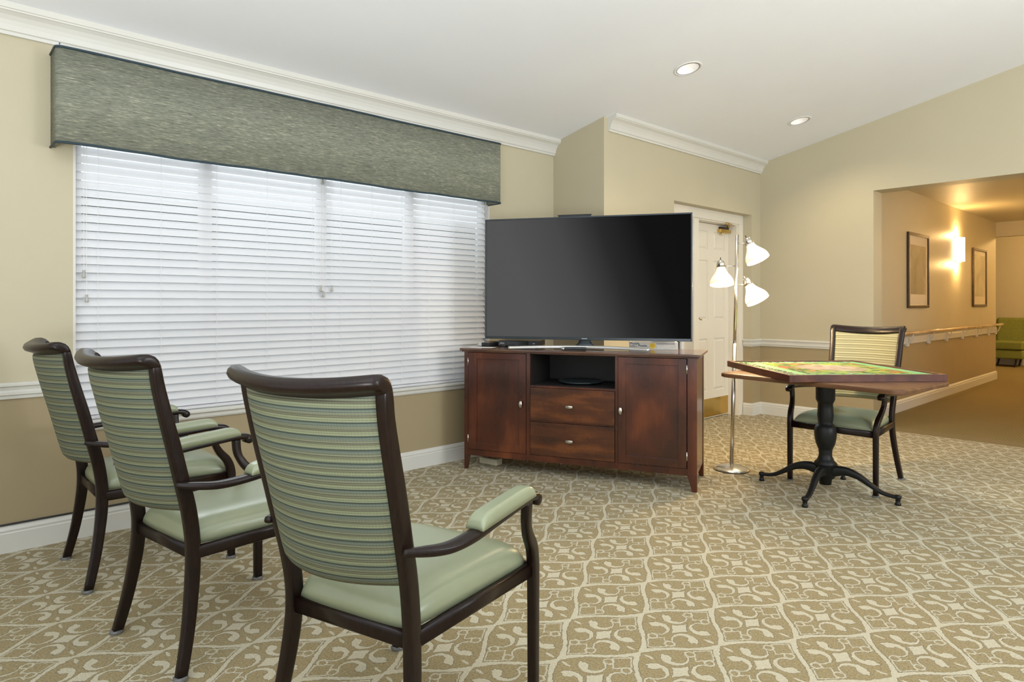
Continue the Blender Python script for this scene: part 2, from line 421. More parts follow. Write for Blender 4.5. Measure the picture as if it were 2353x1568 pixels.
# ------------------------------------------------------------------ mesh helpers
def link(name, bm, mat, parent=None, smooth=False, bevel=0.0, seg=2, loc=None, rotz=None, solid=0.0, sub=0):
    bmesh.ops.recalc_face_normals(bm, faces=bm.faces)
    me = bpy.data.meshes.new(name); bm.to_mesh(me); bm.free()
    o = bpy.data.objects.new(name, me); COL.objects.link(o)
    me.materials.append(mat)
    if smooth or bevel:
        for p in me.polygons: p.use_smooth = True
    if parent: o.parent = parent
    if loc: o.location = loc
    if rotz is not None: o.rotation_euler = (0, 0, rotz)
    if solid:
        q = o.modifiers.new('thickness', 'SOLIDIFY'); q.thickness = solid; q.offset = 0
    if bevel:
        q = o.modifiers.new('bevel', 'BEVEL'); q.width = bevel; q.segments = seg; q.limit_method = 'ANGLE'; q.angle_limit = radians(40)
        q.harden_normals = True
    if sub:
        q = o.modifiers.new('sub', 'SUBSURF'); q.levels = sub; q.render_levels = sub
    return o
def tag(o, label=None, cat=None, group=None, kind=None):
    if label: o['label'] = label
    if cat: o['category'] = cat
    if group: o['group'] = group
    if kind: o['kind'] = kind
    return o
def thing(name, label, cat, loc=(0, 0, 0), rz=0.0, group=None):
    o = bpy.data.objects.new(name, None); COL.objects.link(o); o.empty_display_size = 0.1
    o.location = loc; o.rotation_euler = (0, 0, rz)
    return tag(o, label, cat, group)
def struct(name, bm, mat, parent=None, **k):
    o = link(name, bm, mat, parent, **k)
    if parent is None: o['kind'] = 'structure'
    return o
def box(bm, x0, x1, y0, y1, z0, z1, mt=None):
    vs = [bm.verts.new((x, y, z)) for z in (z0, z1) for y in (y0, y1) for x in (x0, x1)]
    for f in ((0, 2, 3, 1), (4, 5, 7, 6), (0, 1, 5, 4), (2, 6, 7, 3), (1, 3, 7, 5), (0, 4, 6, 2)):
        bm.faces.new([vs[i] for i in f])
    if mt is not None: bmesh.ops.transform(bm, matrix=mt, verts=vs)
    return vs
def B(*a):
    bm = bmesh.new(); box(bm, *a); return bm
def hexa(bm, pts):  # 8 pts ordered like box
    vs = [bm.verts.new(p) for p in pts]
    for f in ((0, 2, 3, 1), (4, 5, 7, 6), (0, 1, 5, 4), (2, 6, 7, 3), (1, 3, 7, 5), (0, 4, 6, 2)):
        bm.faces.new([vs[i] for i in f])
def catmull(pts, n=6):
    P = [Vector(p) for p in pts]; out = []
    for i in range(len(P) - 1):
        p0 = P[max(i - 1, 0)]; p1 = P[i]; p2 = P[i + 1]; p3 = P[min(i + 2, len(P) - 1)]
        for k in range(n):
            t = k / n
            out.append(0.5 * ((2 * p1) + (p2 - p0) * t + (2 * p0 - 5 * p1 + 4 * p2 - p3) * t * t + (3 * p1 - p0 - 3 * p2 + p3) * t ** 3))
    out.append(P[-1]); return out
def lerp_list(vals, m):
    out = []
    for i in range(m):
        t = i / (m - 1) * (len(vals) - 1); k = min(int(t), len(vals) - 2); f = t - k
        a, b_ = vals[k], vals[k + 1]
        out.append(tuple(p + (q - p) * f for p, q in zip(a, b_)))
    return out
def sweep(bm, pts, sizes, side=(1, 0, 0), n=6, ex=4.0, seg=16, caps=True):
    """superellipse section (w along side, h across) along a smooth path"""
    P = catmull(pts, n) if n > 1 else [Vector(p) for p in pts]
    if isinstance(sizes[0], (int, float)): sizes = [sizes, sizes]
    SZ = lerp_list([tuple(s) for s in sizes], len(P)) if len(sizes) != len(P) else sizes
    side = Vector(side)
    rings = []
    for i, p in enumerate(P):
        t = (P[min(i + 1, len(P) - 1)] - P[max(i - 1, 0)]).normalized()
        s = (side - t * side.dot(t)).normalized(); u = t.cross(s).normalized()
        ring = []
        for k in range(seg):
            a = 2 * pi * (k + 0.5) / seg; c, d = cos(a), sin(a)
            rx = abs(c) ** (2 / ex) * (1 if c >= 0 else -1); ry = abs(d) ** (2 / ex) * (1 if d >= 0 else -1)
            ring.append(bm.verts.new(p + s * rx * SZ[i][0] / 2 + u * ry * SZ[i][1] / 2))
        rings.append(ring)
    for a, b_ in zip(rings, rings[1:]):
        for k in range(seg):
            bm.faces.new((a[k], a[(k + 1) % seg], b_[(k + 1) % seg], b_[k]))
    if caps:
        bm.faces.new(list(reversed(rings[0]))); bm.faces.new(rings[-1])
def lathe(bm, prof, n=32, mt=None, close=False):
    rings = []; new = []
    for r, z in prof:
        if r < 1e-5:
            v = bm.verts.new((0, 0, z)); rings.append([v]); new.append(v)
        else:
            ring = [bm.verts.new((r * cos(2 * pi * k / n), r * sin(2 * pi * k / n), z)) for k in range(n)]
            rings.append(ring); new += ring
    for a, b_ in zip(rings, rings[1:]):
        for k in range(n):
            k2 = (k + 1) % n
            if len(a) == 1 and len(b_) == 1: continue
            if len(a) == 1: bm.faces.new((a[0], b_[k2], b_[k]))
            elif len(b_) == 1: bm.faces.new((a[k], a[k2], b_[0]))
            else: bm.faces.new((a[k], a[k2], b_[k2], b_[k]))
    if mt is not None: bmesh.ops.transform(bm, matrix=mt, verts=new)
def tube(bm, pts, r, n=10, smooth_n=6):
    P = catmull(pts, smooth_n) if smooth_n > 1 else [Vector(p) for p in pts]
    up = Vector((0.13, 0.31, 0.94)).normalized(); rings = []
    for i, p in enumerate(P):
        t = (P[min(i + 1, len(P) - 1)] - P[max(i - 1, 0)]).normalized()
        s = t.cross(up)
        if s.length < 1e-3: s = t.cross(Vector((1, 0, 0)))
        s.normalize(); u = t.cross(s)
        rr = r if isinstance(r, (int, float)) else r[0] + (r[1] - r[0]) * i / (len(P) - 1)
        rings.append([bm.verts.new(p + (s * cos(2 * pi * k / n) + u * sin(2 * pi * k / n)) * rr) for k in range(n)])
    for a, b_ in zip(rings, rings[1:]):
        for k in range(n): bm.faces.new((a[k], a[(k + 1) % n], b_[(k + 1) % n], b_[k]))
    bm.faces.new(list(reversed(rings[0]))); bm.faces.new(rings[-1])
def prism(bm, prof, a, b_, out, up=(0, 0, 1)):
    """extrude a 2D profile (outwards, up) from point a to b"""
    a, b_, out, up = Vector(a), Vector(b_), Vector(out), Vector(up)
    A = [bm.verts.new(a + out * p + up * q) for p, q in prof]
    Bv = [bm.verts.new(b_ + out * p + up * q) for p, q in prof]
    n = len(prof)
    for k in range(n): bm.faces.new((A[k], A[(k + 1) % n], Bv[(k + 1) % n], Bv[k]))
    bm.faces.new(A); bm.faces.new(list(reversed(Bv)))
def run(name, prof, paths, mat, **k):
    """moulding along plan polylines [(x, y), ...] at height z; corners are mitred; sgn gives the room side"""
    bm = bmesh.new()
    for pts, z, sgn in paths:
        P = [Vector(p) for p in pts]; nrm = []
        for a, b_ in zip(P, P[1:]):
            d = (b_ - a).normalized(); nrm.append(Vector((-d.y, d.x)) * sgn)
        rings = []
        for q, p in enumerate(P):
            if q == 0: m_ = nrm[0]
            elif q == len(P) - 1: m_ = nrm[-1]
            else:
                m_ = nrm[q - 1] + nrm[q]; m_ = m_ / (1 + nrm[q - 1].dot(nrm[q]))
            rings.append([bm.verts.new((p.x + m_.x * u, p.y + m_.y * u, z + v_)) for u, v_ in prof])
        n = len(prof)
        for r0, r1 in zip(rings, rings[1:]):
            for q in range(n): bm.faces.new((r0[q], r0[(q + 1) % n], r1[(q + 1) % n], r1[q]))
        bm.faces.new(rings[0]); bm.faces.new(list(reversed(rings[-1])))
    return struct(name, bm, mat, **k)
def text_mesh(name, body, size, mat, parent, mt, extrude=0.0003, bold=False, sx=1.0, align='LEFT'):
    cu = bpy.data.curves.new(name, 'FONT'); cu.body = body; cu.size = size; cu.extrude = extrude
    cu.align_x = align; cu.resolution_u = 3
    if bold: cu.offset = size * 0.025
    t = bpy.data.objects.new(name, cu); COL.objects.link(t)
    dg = bpy.context.evaluated_depsgraph_get(); dg.update()
    me = bpy.data.meshes.new_from_object(t.evaluated_get(dg))
    COL.objects.unlink(t); bpy.data.objects.remove(t)
    me.transform(mt @ Matrix.Diagonal((sx, 1, 1, 1)))
    me.materials.clear(); me.materials.append(mat)
    o = bpy.data.objects.new(name, me); COL.objects.link(o); o.parent = parent
    return o
def copy_tree(o, parent=None):
    c = o.copy(); COL.objects.link(c)
    if parent: c.parent = parent; c.matrix_parent_inverse = o.matrix_parent_inverse.copy()
    for ch in list(o.children): copy_tree(ch, c)
    return c

# ------------------------------------------------------------------ room shell
XL = -4.114      # left wall
YR = 4.285       # return wall
XD = -3.521      # door wall
YB = 7.056       # back wall with the opening
SL = 0.204
def cz(x): return 2.84 + SL * (x - XD)
WY0, WY1, WZ0, WZ1 = 0.605, 3.516, 0.60, 2.30
YF = -3.2; XE = 5.2; XRIDGE = 2.0
# floor
struct('floor', B(-4.5, XE, YF, YB, -0.1, 0.0), M['carpet'])
bm = bmesh.new(); box(bm, -5.4, 3.0, YB, 16.8, -0.1, 0.0)
struct('floor_hall', bm, M['hall_carpet'])

RAIL_Z = 0.80
def wall2(name, build):
    """a wall is an upper field with the darker dado below it as its part"""
    up = bmesh.new(); lo = bmesh.new(); build(up, lo)
    o = struct(name, up, M['wall_upper']); link('dado', lo, M['wall_lower'], o)
    return o
T = 0.13
def bleft(up, lo):
    zt = cz(XL) + 0.0
    for (y0, y1, z0, z1) in ((YF, WY0, RAIL_Z, zt), (WY1, YR + 0.1, RAIL_Z, zt), (WY0, WY1, WZ1, zt)):
        box(up, XL - T, XL, y0, y1, z0, z1)
    box(lo, XL - T, XL, YF, WY0, 0, RAIL_Z); box(lo, XL - T, XL, WY1, YR + 0.1, 0, RAIL_Z)
    box(lo, XL - T, XL, WY0, WY1, 0, WZ0)
wall2('wall_left', bleft)
def slope_box(bm, x0, x1, y0, y1, z0):
    hexa(bm, [(x0, y0, z0), (x1, y0, z0), (x0, y1, z0), (x1, y1, z0), (x0, y0, cz(x0)), (x1, y0, cz(x1)), (x0, y1, cz(x0)), (x1, y1, cz(x1))])
def bret(up, lo):
    slope_box(up, XL, XD, YR, YR + 0.12, RAIL_Z); box(lo, XL, XD, YR, YR + 0.12, 0, RAIL_Z)
wall2('wall_return', bret)
NY0, NY1, NZ, NX = 5.331, 6.853, 2.238, -3.86
def bdoor(up, lo):
    x0, x1 = XD - 0.10, XD
    def q(y0, y1, z0, z1=None):
        if z1 is None: slope_box(up, x0, x1, y0, y1, z0)
        else: box(up, x0, x1, y0, y1, z0, z1)
    q(YR + 0.12, NY0, RAIL_Z); q(NY1, YB, RAIL_Z); q(NY0, NY1, NZ)
    box(lo, x0, x1, YR + 0.12, NY0, 0, RAIL_Z); box(lo, x0, x1, NY1, YB, 0, RAIL_Z)
    box(up, NX, x0, NY0 - 0.1, NY0, RAIL_Z, NZ + 0.1); box(up, NX, x0, NY1, NY1 + 0.1, RAIL_Z, NZ + 0.1); box(up, NX, x0, NY0, NY1, NZ, NZ + 0.1)
    box(lo, NX, x0, NY0 - 0.1, NY0, 0, RAIL_Z); box(lo, NX, x0, NY1, NY1 + 0.1, 0, RAIL_Z)
wall2('wall_door_side', bdoor)
OX0, OX1, OZ = -2.337, -0.25, 2.384
TB = 0.235
def bback(up, lo):
    slope_box(up, -3.72, OX0, YB, YB + TB, RAIL_Z); box(lo, -3.72, OX0, YB, YB + TB, 0, RAIL_Z)
    slope_box(up, OX0, OX1, YB, YB + TB, OZ)
    slope_box(up, OX1, XRIDGE, YB, YB + TB, RAIL_Z); box(lo, OX1, XE, YB, YB + TB, 0, RAIL_Z)
    zr = cz(XRIDGE); x0, x1 = XRIDGE, XE; z1 = zr - SL * (XE - XRIDGE)
    hexa(up, [(x0, YB, RAIL_Z), (x1, YB, RAIL_Z), (x0, YB + TB, RAIL_Z), (x1, YB + TB, RAIL_Z), (x0, YB, zr), (x1, YB, z1), (x0, YB + TB, zr), (x1, YB + TB, z1)])
wall2('wall_back', bback)

# sloped ceiling with two round cut-outs
CANS = [(-2.685, 4.249), (-2.717, 6.231)]
RC = 0.088
bm = bmesh.new()
vc = {}
def cv(x, y):
    k = (round(x, 4), round(y, 4))
    if k not in vc:
        z = cz(x) if x <= XRIDGE else cz(XRIDGE) - SL * (x - XRIDGE)
        vc[k] = bm.verts.new((x, y, z))
    return vc[k]
xa, xb = -2.9, -2.5
def cq(x0, x1, y0, y1): bm.faces.new((cv(x0, y0), cv(x1, y0), cv(x1, y1), cv(x0, y1)))
ys = [YF, CANS[0][1] - 0.2, CANS[0][1] + 0.2, CANS[1][1] - 0.2, CANS[1][1] + 0.2, YB + 0.1]
for j in range(5):
    cq(XL - 0.1, xa, ys[j], ys[j + 1]); cq(xb, XRIDGE, ys[j], ys[j + 1]); cq(XRIDGE, XE, ys[j], ys[j + 1])
    if j in (0, 2, 4): cq(xa, xb, ys[j], ys[j + 1])
    else:
        cx, cy = CANS[(j - 1) // 2]; n = 48; sq = []; ci = []
        corners = [cv(xa, ys[j]), cv(xb, ys[j]), cv(xb, ys[j + 1]), cv(xa, ys[j + 1])]
        for k in range(n):
            a = -3 * pi / 4 + 2 * pi * k / n
            c, s = cos(a), sin(a); m_ = max(abs(c), abs(s))
            ex = (xa + xb) / 2 + 0.2 * c / m_; ey = (ys[j] + ys[j + 1]) / 2 + 0.2 * s / m_
            sq.append(cv(ex, ey)); ci.append(cv(cx + RC * c, cy + RC * s))
        for k in range(n):
            bm.faces.new((sq[k], sq[(k + 1) % n], ci[(k + 1) % n], ci[k]))
struct('ceiling', bm, M['ceiling'])

# corridor beyond the opening
HX0, HX1, HZ, HY1 = -2.50, -0.09, 2.60, 13.19
FY = 16.45
def bh1(up, lo):
    box(up, HX0 - 0.12, HX0, YB + TB, HY1, RAIL_Z, HZ); box(lo, HX0 - 0.12, HX0, YB + TB, HY1, 0, RAIL_Z)
wall2('wall_hall_left', bh1)
def bh2(up, lo):
    box(up, HX1, HX1 + 0.12, YB + TB, HY1, RAIL_Z, HZ); box(lo, HX1, HX1 + 0.12, YB + TB, HY1, 0, RAIL_Z)
wall2('wall_hall_right', bh2)
struct('ceiling_hall', B(HX0 - 0.12, HX1 + 0.12, YB + TB, HY1 + 0.14, HZ, HZ + 0.08), M['wall_upper'])
struct('trim_hall_beam', B(HX0 - 0.12, HX1 + 0.12, HY1, HY1 + 0.14, 2.36, HZ), M['wall_upper'])
struct('wall_lounge_far', B(-5.4, 3.0, FY, FY + 0.1, 0, 2.9), M['wall_upper'])
struct('wall_lounge_left', B(-5.5, -5.4, HY1, FY, 0, 2.9), M['wall_upper'])
struct('wall_lounge_right', B(3.0, 3.1, HY1, FY, 0, 2.9), M['wall_upper'])
bm = bmesh.new(); box(bm, -5.4, HX0 - 0.12, HY1 - 0.12, HY1, 0, 2.9); box(bm, HX1 + 0.12, 3.0, HY1 - 0.12, HY1, 0, 2.9)
struct('wall_lounge_near', bm, M['wall_upper'])
struct('ceiling_lounge', B(-5.4, 3.0, HY1 + 0.14, FY, 2.9, 3.0), M['ceiling'])

# crown moulding
CB = 0.12
def crown_prof(x):
    h = CB
    return [(0, 0), (0.018, 0), (0.020, 0.016), (0.028, 0.020), (0.030, 0.030), (0.034, 0.046), (0.043, 0.066), (0.058, 0.086),
            (0.076, 0.098), (0.084, 0.101), (0.086, 0.108), (0.092, 0.110), (0.094, h + SL * 0.094), (0, h + 0.0)]
run('trim_1', crown_prof(XL), [([(XL, YF), (XL, YR)], cz(XL) - CB, -1)], M['trim'])
run('trim_2', crown_prof(XD), [([(XD, 4.335), (XD, YB)], cz(XD) - CB, -1)], M['trim'])
# chair rail
rp = [(0, -0.055), (0.010, -0.055), (0.012, -0.040), (0.018, -0.034), (0.018, -0.020), (0.013, -0.012), (0.016, 0.004), (0.026, 0.010), (0.026, 0.020), (0.018, 0.026), (0.0, 0.028)]
rp = [(p, q - 0.010 + 0.035) for p, q in rp]
zr = RAIL_Z
NB = -3.615
run('trim_3', rp, [([(XL, YF), (XL, WY0)], zr, -1), ([(XL, WY1 + 0.02), (XL, YR), (XD, YR), (XD, NY0)], zr, -1),
                   ([(NB, NY1), (XD, NY1), (XD, YB), (OX0, YB)], zr, -1), ([(OX1, YB), (XE, YB)], zr, -1)], M['trim'])
# baseboards
bp = [(0, 0), (0.018, 0), (0.018, 0.096), (0.014, 0.102), (0.016, 0.112), (0.010, 0.126), (0.004, 0.134), (0, 0.135)]
def base(name, paths): return run(name, bp, [(p, 0, sg) for p, sg in paths], M['trim'])
base('baseboard_left', [([(XL, YF), (XL, YR), (XD, YR), (XD, NY0)], -1)])
base('baseboard_back', [([(NB, NY1), (XD, NY1), (XD, YB), (OX0, YB), (OX0, YB + TB)], -1), ([(OX1, YB), (XE, YB)], -1)])
base('baseboard_hall_left', [([(HX0, YB + TB), (HX0, HY1), (HX0 - 0.12, HY1)], -1)])
base('baseboard_hall_right', [([(HX1, YB + TB), (HX1, HY1)], 1)])
base('baseboard_lounge', [([(-5.4, FY), (3.0, FY)], -1)])

# ------------------------------------------------------------------ big window
w = bmesh.new()
fx0, fx1 = XL - 0.125, XL - 0.085
def ring(bm, y0, y1, z0, z1, t, x0, x1):
    box(bm, x0, x1, y0, y0 + t, z0, z1); box(bm, x0, x1, y1 - t, y1, z0, z1)
    box(bm, x0, x1, y0 + t, y1 - t, z0, z0 + t); box(bm, x0, x1, y0 + t, y1 - t, z1 - t, z1)
ring(w, WY0, WY1, WZ0 + 0.02, WZ1, 0.05, fx0, fx1)
for yy in (1.30, 2.06, 2.78): box(w, fx0, fx1, yy - 0.035, yy + 0.035, WZ0 + 0.07, WZ1 - 0.05)
win = struct('window_1', w, M['frame_white'])
link('pane', B(fx0 + 0.018, fx0 + 0.022, WY0 + 0.05, WY1 - 0.05, WZ0 + 0.07, WZ1 - 0.05), M['glass'], win)
bm = bmesh.new(); t_ = 0.012
box(bm, XL - 0.085, XL + 0.0, WY1 - 0.012, WY1, WZ0 + 0.02, WZ1); box(bm, XL - 0.085, XL, WY0, WY0 + 0.012, WZ0 + 0.02, WZ1)
link('reveal', bm, M['trim'], win)
bm = bmesh.new()
prism(bm, [(-0.085, -0.004), (0.022, -0.004), (0.030, 0.003), (0.030, 0.012), (0.022, 0.020), (-0.085, 0.020)], (XL, WY0 + 0.001, WZ0), (XL, WY1 - 0.001, WZ0), (1, 0, 0))
prism(bm, [(0, -0.034), (0.010, -0.034), (0.015, -0.024), (0.015, -0.006), (0.018, 0.0), (0, 0.0)], (XL, WY0 - 0.03, WZ0), (XL, WY1 + 0.03, WZ0), (1, 0, 0))
link('window_sill', bm, M['trim'], win)

# unseen ground and hedge, added so the gaps between slats look dark
struct('ground_backdrop', B(-14, -4.3, -6, 12, -0.3, -0.2), simple('dark_ground_backdrop', (0.05, 0.07, 0.03), 0.9))
struct('hedge_backdrop', B(-9.2, -9.0, -6, 12, -0.2, 2.6), simple('dark_hedge_backdrop', (0.035, 0.05, 0.03), 0.9, vscale=3, var=0.4))
# blinds
BX = XL - 0.040
PITCH = 0.0455
def blind(name, label, y0, y1, cords, pulls):
    t = thing(name, label, 'blind', (BX, (y0 + y1) / 2, WZ0 + 0.022), 0, 'horizontal slat blinds in the window')
    ox, oy, oz = BX, (y0 + y1) / 2, WZ0 + 0.022
    bm = bmesh.new(); th = radians(60); wd = 0.0515
    z = 0.045; k = 0
    while z + oz < WZ1 - 0.05:
        row0, row1 = [], []
        for i in range(5):
            s = (i / 4 - 0.5) * wd; crown = 0.0022 * (1 - (2 * i / 4 - 1) ** 2)
            x = s * cos(th) + crown * sin(th); zz = -s * sin(th) + crown * cos(th)
            row0.append(bm.verts.new((x, y0 - oy, z + zz))); row1.append(bm.verts.new((x, y1 - oy, z + zz)))
        for i in range(4): bm.faces.new((row0[i], row1[i], row1[i + 1], row0[i + 1]))
        z += PITCH; k += 1
    link('slats', bm, M['slat'], t, smooth=True)
    link('bottom_rail', B(-0.022, 0.022, y0 - oy, y1 - oy, 0.0, 0.018), M['slat'], t, bevel=0.003)
    link('head_rail', B(-0.025, 0.025, y0 - oy, y1 - oy, WZ1 - oz - 0.045, WZ1 - oz - 0.002), M['slat'], t, bevel=0.003)
    for yc in cords:
        bm = bmesh.new(); tube(bm, [(0.016, yc - oy, 0.01), (0.016, yc - oy, WZ1 - oz - 0.04)], 0.0008, 6, 1)
        zz = 0.045
        while zz + oz < WZ1 - 0.1:
            tube(bm, [(0.017, yc - oy, zz + 0.004), (0.004, yc - oy + 0.002, zz + 0.03)], 0.0009, 5, 1); zz += PITCH
        link('ladder_cord', bm, M['paper'], t)
    for yc, zb in pulls:
        bm = bmesh.new(); tube(bm, [(0.030, yc - oy, zb - oz), (0.026, yc - oy, WZ1 - oz - 0.04)], 0.0011, 6, 1)
        c = link('pull_cord', bm, M['paper'], t)
        bm = bmesh.new(); lathe(bm, [(0, 0.026), (0.0075, 0.026), (0.006, 0.018), (0.0055, 0.010), (0.009, -0.004), (0.0095, -0.014), (0.006, -0.017), (0, -0.017)], 14, Matrix.Translation((0.030, yc - oy, zb - oz)))
        link('tassel', bm, M['tassel'], c, smooth=True)
    return t
blind('window_blind', 'left white horizontal-slat blind, covering the window half behind the chairs', WY0 + 0.014, 2.0635, (0.723, 1.036, 1.345, 1.654, 1.962), ((0.655, 1.404), (0.668, 1.273), (2.015, 1.348), (2.033, 1.309), (2.028, 2.079)))
blind('window_blind', 'right white horizontal-slat blind, reaching behind the television', 2.0645, WY1 - 0.026, (2.174, 2.419, 2.674, 2.920, 3.161, 3.405), ((2.097, 1.349), (3.462, 1.322), (3.466, 2.089)))

# valance
v0, v1, vz0, vz1, vd = 0.507, 3.500, 2.066, 2.548, 0.172
t = thing('window_valance', 'long grey-green woven valance with dark teal welting above the window blinds', 'valance', (XL, (v0 + v1) / 2, vz0))
hy = (v1 - v0) / 2; hh = vz1 - vz0
bm = bmesh.new()
def loop_pts(d, h, r, n=6):
    pts = [(0.0, -h)]
    for k in range(n + 1):
        a = pi / 2 * k / n; pts.append((d - r + r * sin(a), -h + r - r * cos(a)))
    for k in range(n + 1):
        a = pi / 2 * k / n; pts.append((d - r + r * cos(a), h - r + r * sin(a)))
    pts.append((0.0, h)); return pts
outer = loop_pts(vd, hy, 0.028); inner = loop_pts(vd - 0.02, hy - 0.02, 0.012)
def wob(y, a=0.0035): return a * (sin(y * 9.1) * 0.5 + sin(y * 23.0 + 1) * 0.3 + sin(y * 4.3 + 2) * 0.6)
# subdivide the long front side
def densify(pl):
    out = []
    for a, b_ in zip(pl, pl[1:]):
        n = 48 if abs(a[1] - b_[1]) > 1 else 1
        for k in range(n): out.append((a[0] + (b_[0] - a[0]) * k / n, a[1] + (b_[1] - a[1]) * k / n))
    out.append(pl[-1]); return out
outer = densify(outer); inner = densify(inner)
rows = []
for pl in (outer, inner):
    rows.append([bm.verts.new((x, y, wob(y))) for x, y in pl]); rows.append([bm.verts.new((x, y, hh)) for x, y in pl])
ob, ot, ib, it_ = rows
for k in range(len(outer) - 1):
    bm.faces.new((ob[k], ob[k + 1], ot[k + 1], ot[k])); bm.faces.new((ib[k], it_[k], it_[k + 1], ib[k + 1]))
    bm.faces.new((ob[k], ib[k], ib[k + 1], ob[k + 1])); bm.faces.new((ot[k], ot[k + 1], it_[k + 1], it_[k]))
for r in (0, -1): bm.faces.new((ob[r], ot[r], it_[r], ib[r]))
link('fabric_cover', bm, M['valance'], t, smooth=True)
link('top_board', B(0, vd - 0.02, -hy + 0.02, hy - 0.02, hh - 0.02, hh - 0.001), M['white'], t)
for nm, zz, f in (('bottom_welting', 0.0, 1.0), ('top_welting', hh, 0.4)):
    bm = bmesh.new(); tube(bm, [(x + (0.001 if x > 0.1 else 0), y, zz + wob(y) * f) for x, y in outer], 0.0065, 8, 1)
    link(nm, bm, M['teal'], t, smooth=True)
bm = bmesh.new(); lathe(bm, [(0, 0), (0.0035, 0), (0.0035, 0.004), (0.0018, 0.006), (0.0018, 0.016), (0.004, 0.018), (0.004, 0.021), (0, 0.021)], 12, Matrix.Translation((vd - 0.028, -hy + 0.02, hh + 0.004)))
tag(link('push_pin', bm, simple('blue_pin_plastic', (0.02, 0.10, 0.35), 0.3), loc=(XL, (v0 + v1) / 2, vz0)), 'tiny blue push pin stuck in the top left corner of the valance', 'pin')
# dark cable lying on the baseboard
bm = bmesh.new(); tube(bm, [(XL + 0.008, -1.5, 0.140), (XL + 0.009, 0.3, 0.1405), (XL + 0.008, 0.62, 0.140), (XL + 0.010, 0.95, 0.141), (XL + 0.008, 1.35, 0.140)], 0.0048, 8)
tag(link('cable', bm, M['black'], smooth=True), 'thin black cable lying along the top of the baseboard behind the chairs', 'cable')

# ------------------------------------------------------------------ door niche
DX = -3.74
bm = bmesh.new(); dz = 0.09
box(bm, NX + 0.0, -3.641, 6.745, NY1 - 0.001, 0, NZ - 0.001); box(bm, NX, -3.64, NY0, NY0 + 0.06, 0, NZ); box(bm, NX, -3.64, 5.87, 5.965, 0, NZ - 0.11)
box(bm, NX, -3.6405, NY0 + 0.0605, 6.7445, NZ - 0.115, NZ - 0.001)
box(bm, NX, -3.69, NY0 + 0.06, 5.87, 0, 0.42)
box(bm, -3.640, -3.622, 6.76, NY1 - 0.001, 0, NZ - 0.101); box(bm, -3.640, -3.622, NY0 + 0.001, NY1 - 0.001, NZ - 0.10, NZ - 0.001)
struct('trim_4', bm, M['door'], bevel=0.0)
LY0, LY1, LZ1 = 5.968, 6.742, 2.118
bm = bmesh.new()
pz = [(0.30, 0.870), (1.075, 1.720), (1.835, 2.035)]
# panel columns
pc = [(6.065, 6.300), (6.425, 6.655)]
def panelled(bm, xf, xb, y0, y1, z0, z1, cols, rows_, depth=0.010, bev=0.022):
    box(bm, xb, xf - depth, y0, y1, z0, z1)
    ycuts = sorted({y0, y1, *[a for c in cols for a in c]}); zc = sorted({z0, z1, *[a for c in rows_ for a in c]})
    for i in range(len(ycuts) - 1):
        for j in range(len(zc) - 1):
            ya, yb, za, zb = ycuts[i], ycuts[i + 1], zc[j], zc[j + 1]
            ispan = any(abs(ya - c[0]) < 1e-6 and abs(yb - c[1]) < 1e-6 for c in cols) and any(abs(za - r[0]) < 1e-6 and abs(zb - r[1]) < 1e-6 for r in rows_)
            if not ispan: box(bm, xf - depth, xf, ya, yb, za, zb)
            else:
                a, b_ = 0.012, 0.012 + bev
                lo = [bm.verts.new((xf - depth, p, q)) for p, q in ((ya + a, za + a), (yb - a, za + a), (yb - a, zb - a), (ya + a, zb - a))]
                hi = [bm.verts.new((xf - 0.002, p, q)) for p, q in ((ya + b_, za + b_), (yb - b_, za + b_), (yb - b_, zb - b_), (ya + b_, zb - b_))]
                for k in range(4): bm.faces.new((lo[k], lo[(k + 1) % 4], hi[(k + 1) % 4], hi[k]))
                bm.faces.new(hi)
panelled(bm, DX, DX - 0.045, LY0, LY1, 0.012, LZ1, pc, pz)
door = struct('door_1', bm, M['door'])
link('kick_plate', B(DX + 0.0005, DX + 0.003, LY0 + 0.02, LY1 - 0.012, 0.02, 0.218), M['brass'], door)
bm = bmesh.new(); lathe(bm, [(0, 0.0), (0.028, 0.0), (0.028, 0.006), (0.012, 0.010), (0.010, 0.045), (0, 0.045)], 20, Matrix.Translation((DX, LY0 + 0.045, 1.10)) @ Matrix.Rotation(pi / 2, 4, 'Y'))
sweep(bm, [(DX + 0.042, LY0 + 0.04, 1.10), (DX + 0.046, LY0 + 0.07, 1.103), (DX + 0.046, LY0 + 0.10, 1.088), (DX + 0.045, LY0 + 0.13, 1.078), (DX + 0.045, LY0 + 0.145, 1.082)], [(0.012, 0.016), (0.010, 0.010)], side=(1, 0, 0), ex=2)
link('door_handle', bm, M['brass'], door, smooth=True)
closer = bmesh.new()
box(closer, DX, DX + 0.045, 6.50, 6.72, 2.035, 2.075)
lathe(closer, [(0, 0), (0.013, 0), (0.013, 0.018), (0, 0.018)], 14, Matrix.Translation((DX + 0.022, 6.565, 2.017)))
cl = link('door_closer', closer, M['brass'], door, bevel=0.004)
bm = bmesh.new()
box(bm, DX + 0.0, DX + 0.03, 6.53, 6.70, 2.076, 2.100)
link('closer_plate', bm, M['darkleg'], cl)
bm = bmesh.new()
sweep(bm, [(DX + 0.03, 6.69, 2.108), (DX + 0.10, 6.55, 2.112), (DX + 0.155, 6.44, 2.110)], (0.016, 0.008), side=(0, 0, 1), n=2)
sweep(bm, [(DX + 0.155, 6.44, 2.118), (DX + 0.11, 6.60, 2.122), (DX + 0.08, 6.71, 2.120)], (0.014, 0.008), side=(0, 0, 1), n=2)
lathe(bm, [(0, 0), (0.012, 0), (0.012, 0.022), (0, 0.022)], 12, Matrix.Translation((DX + 0.155, 6.44, 2.104)))
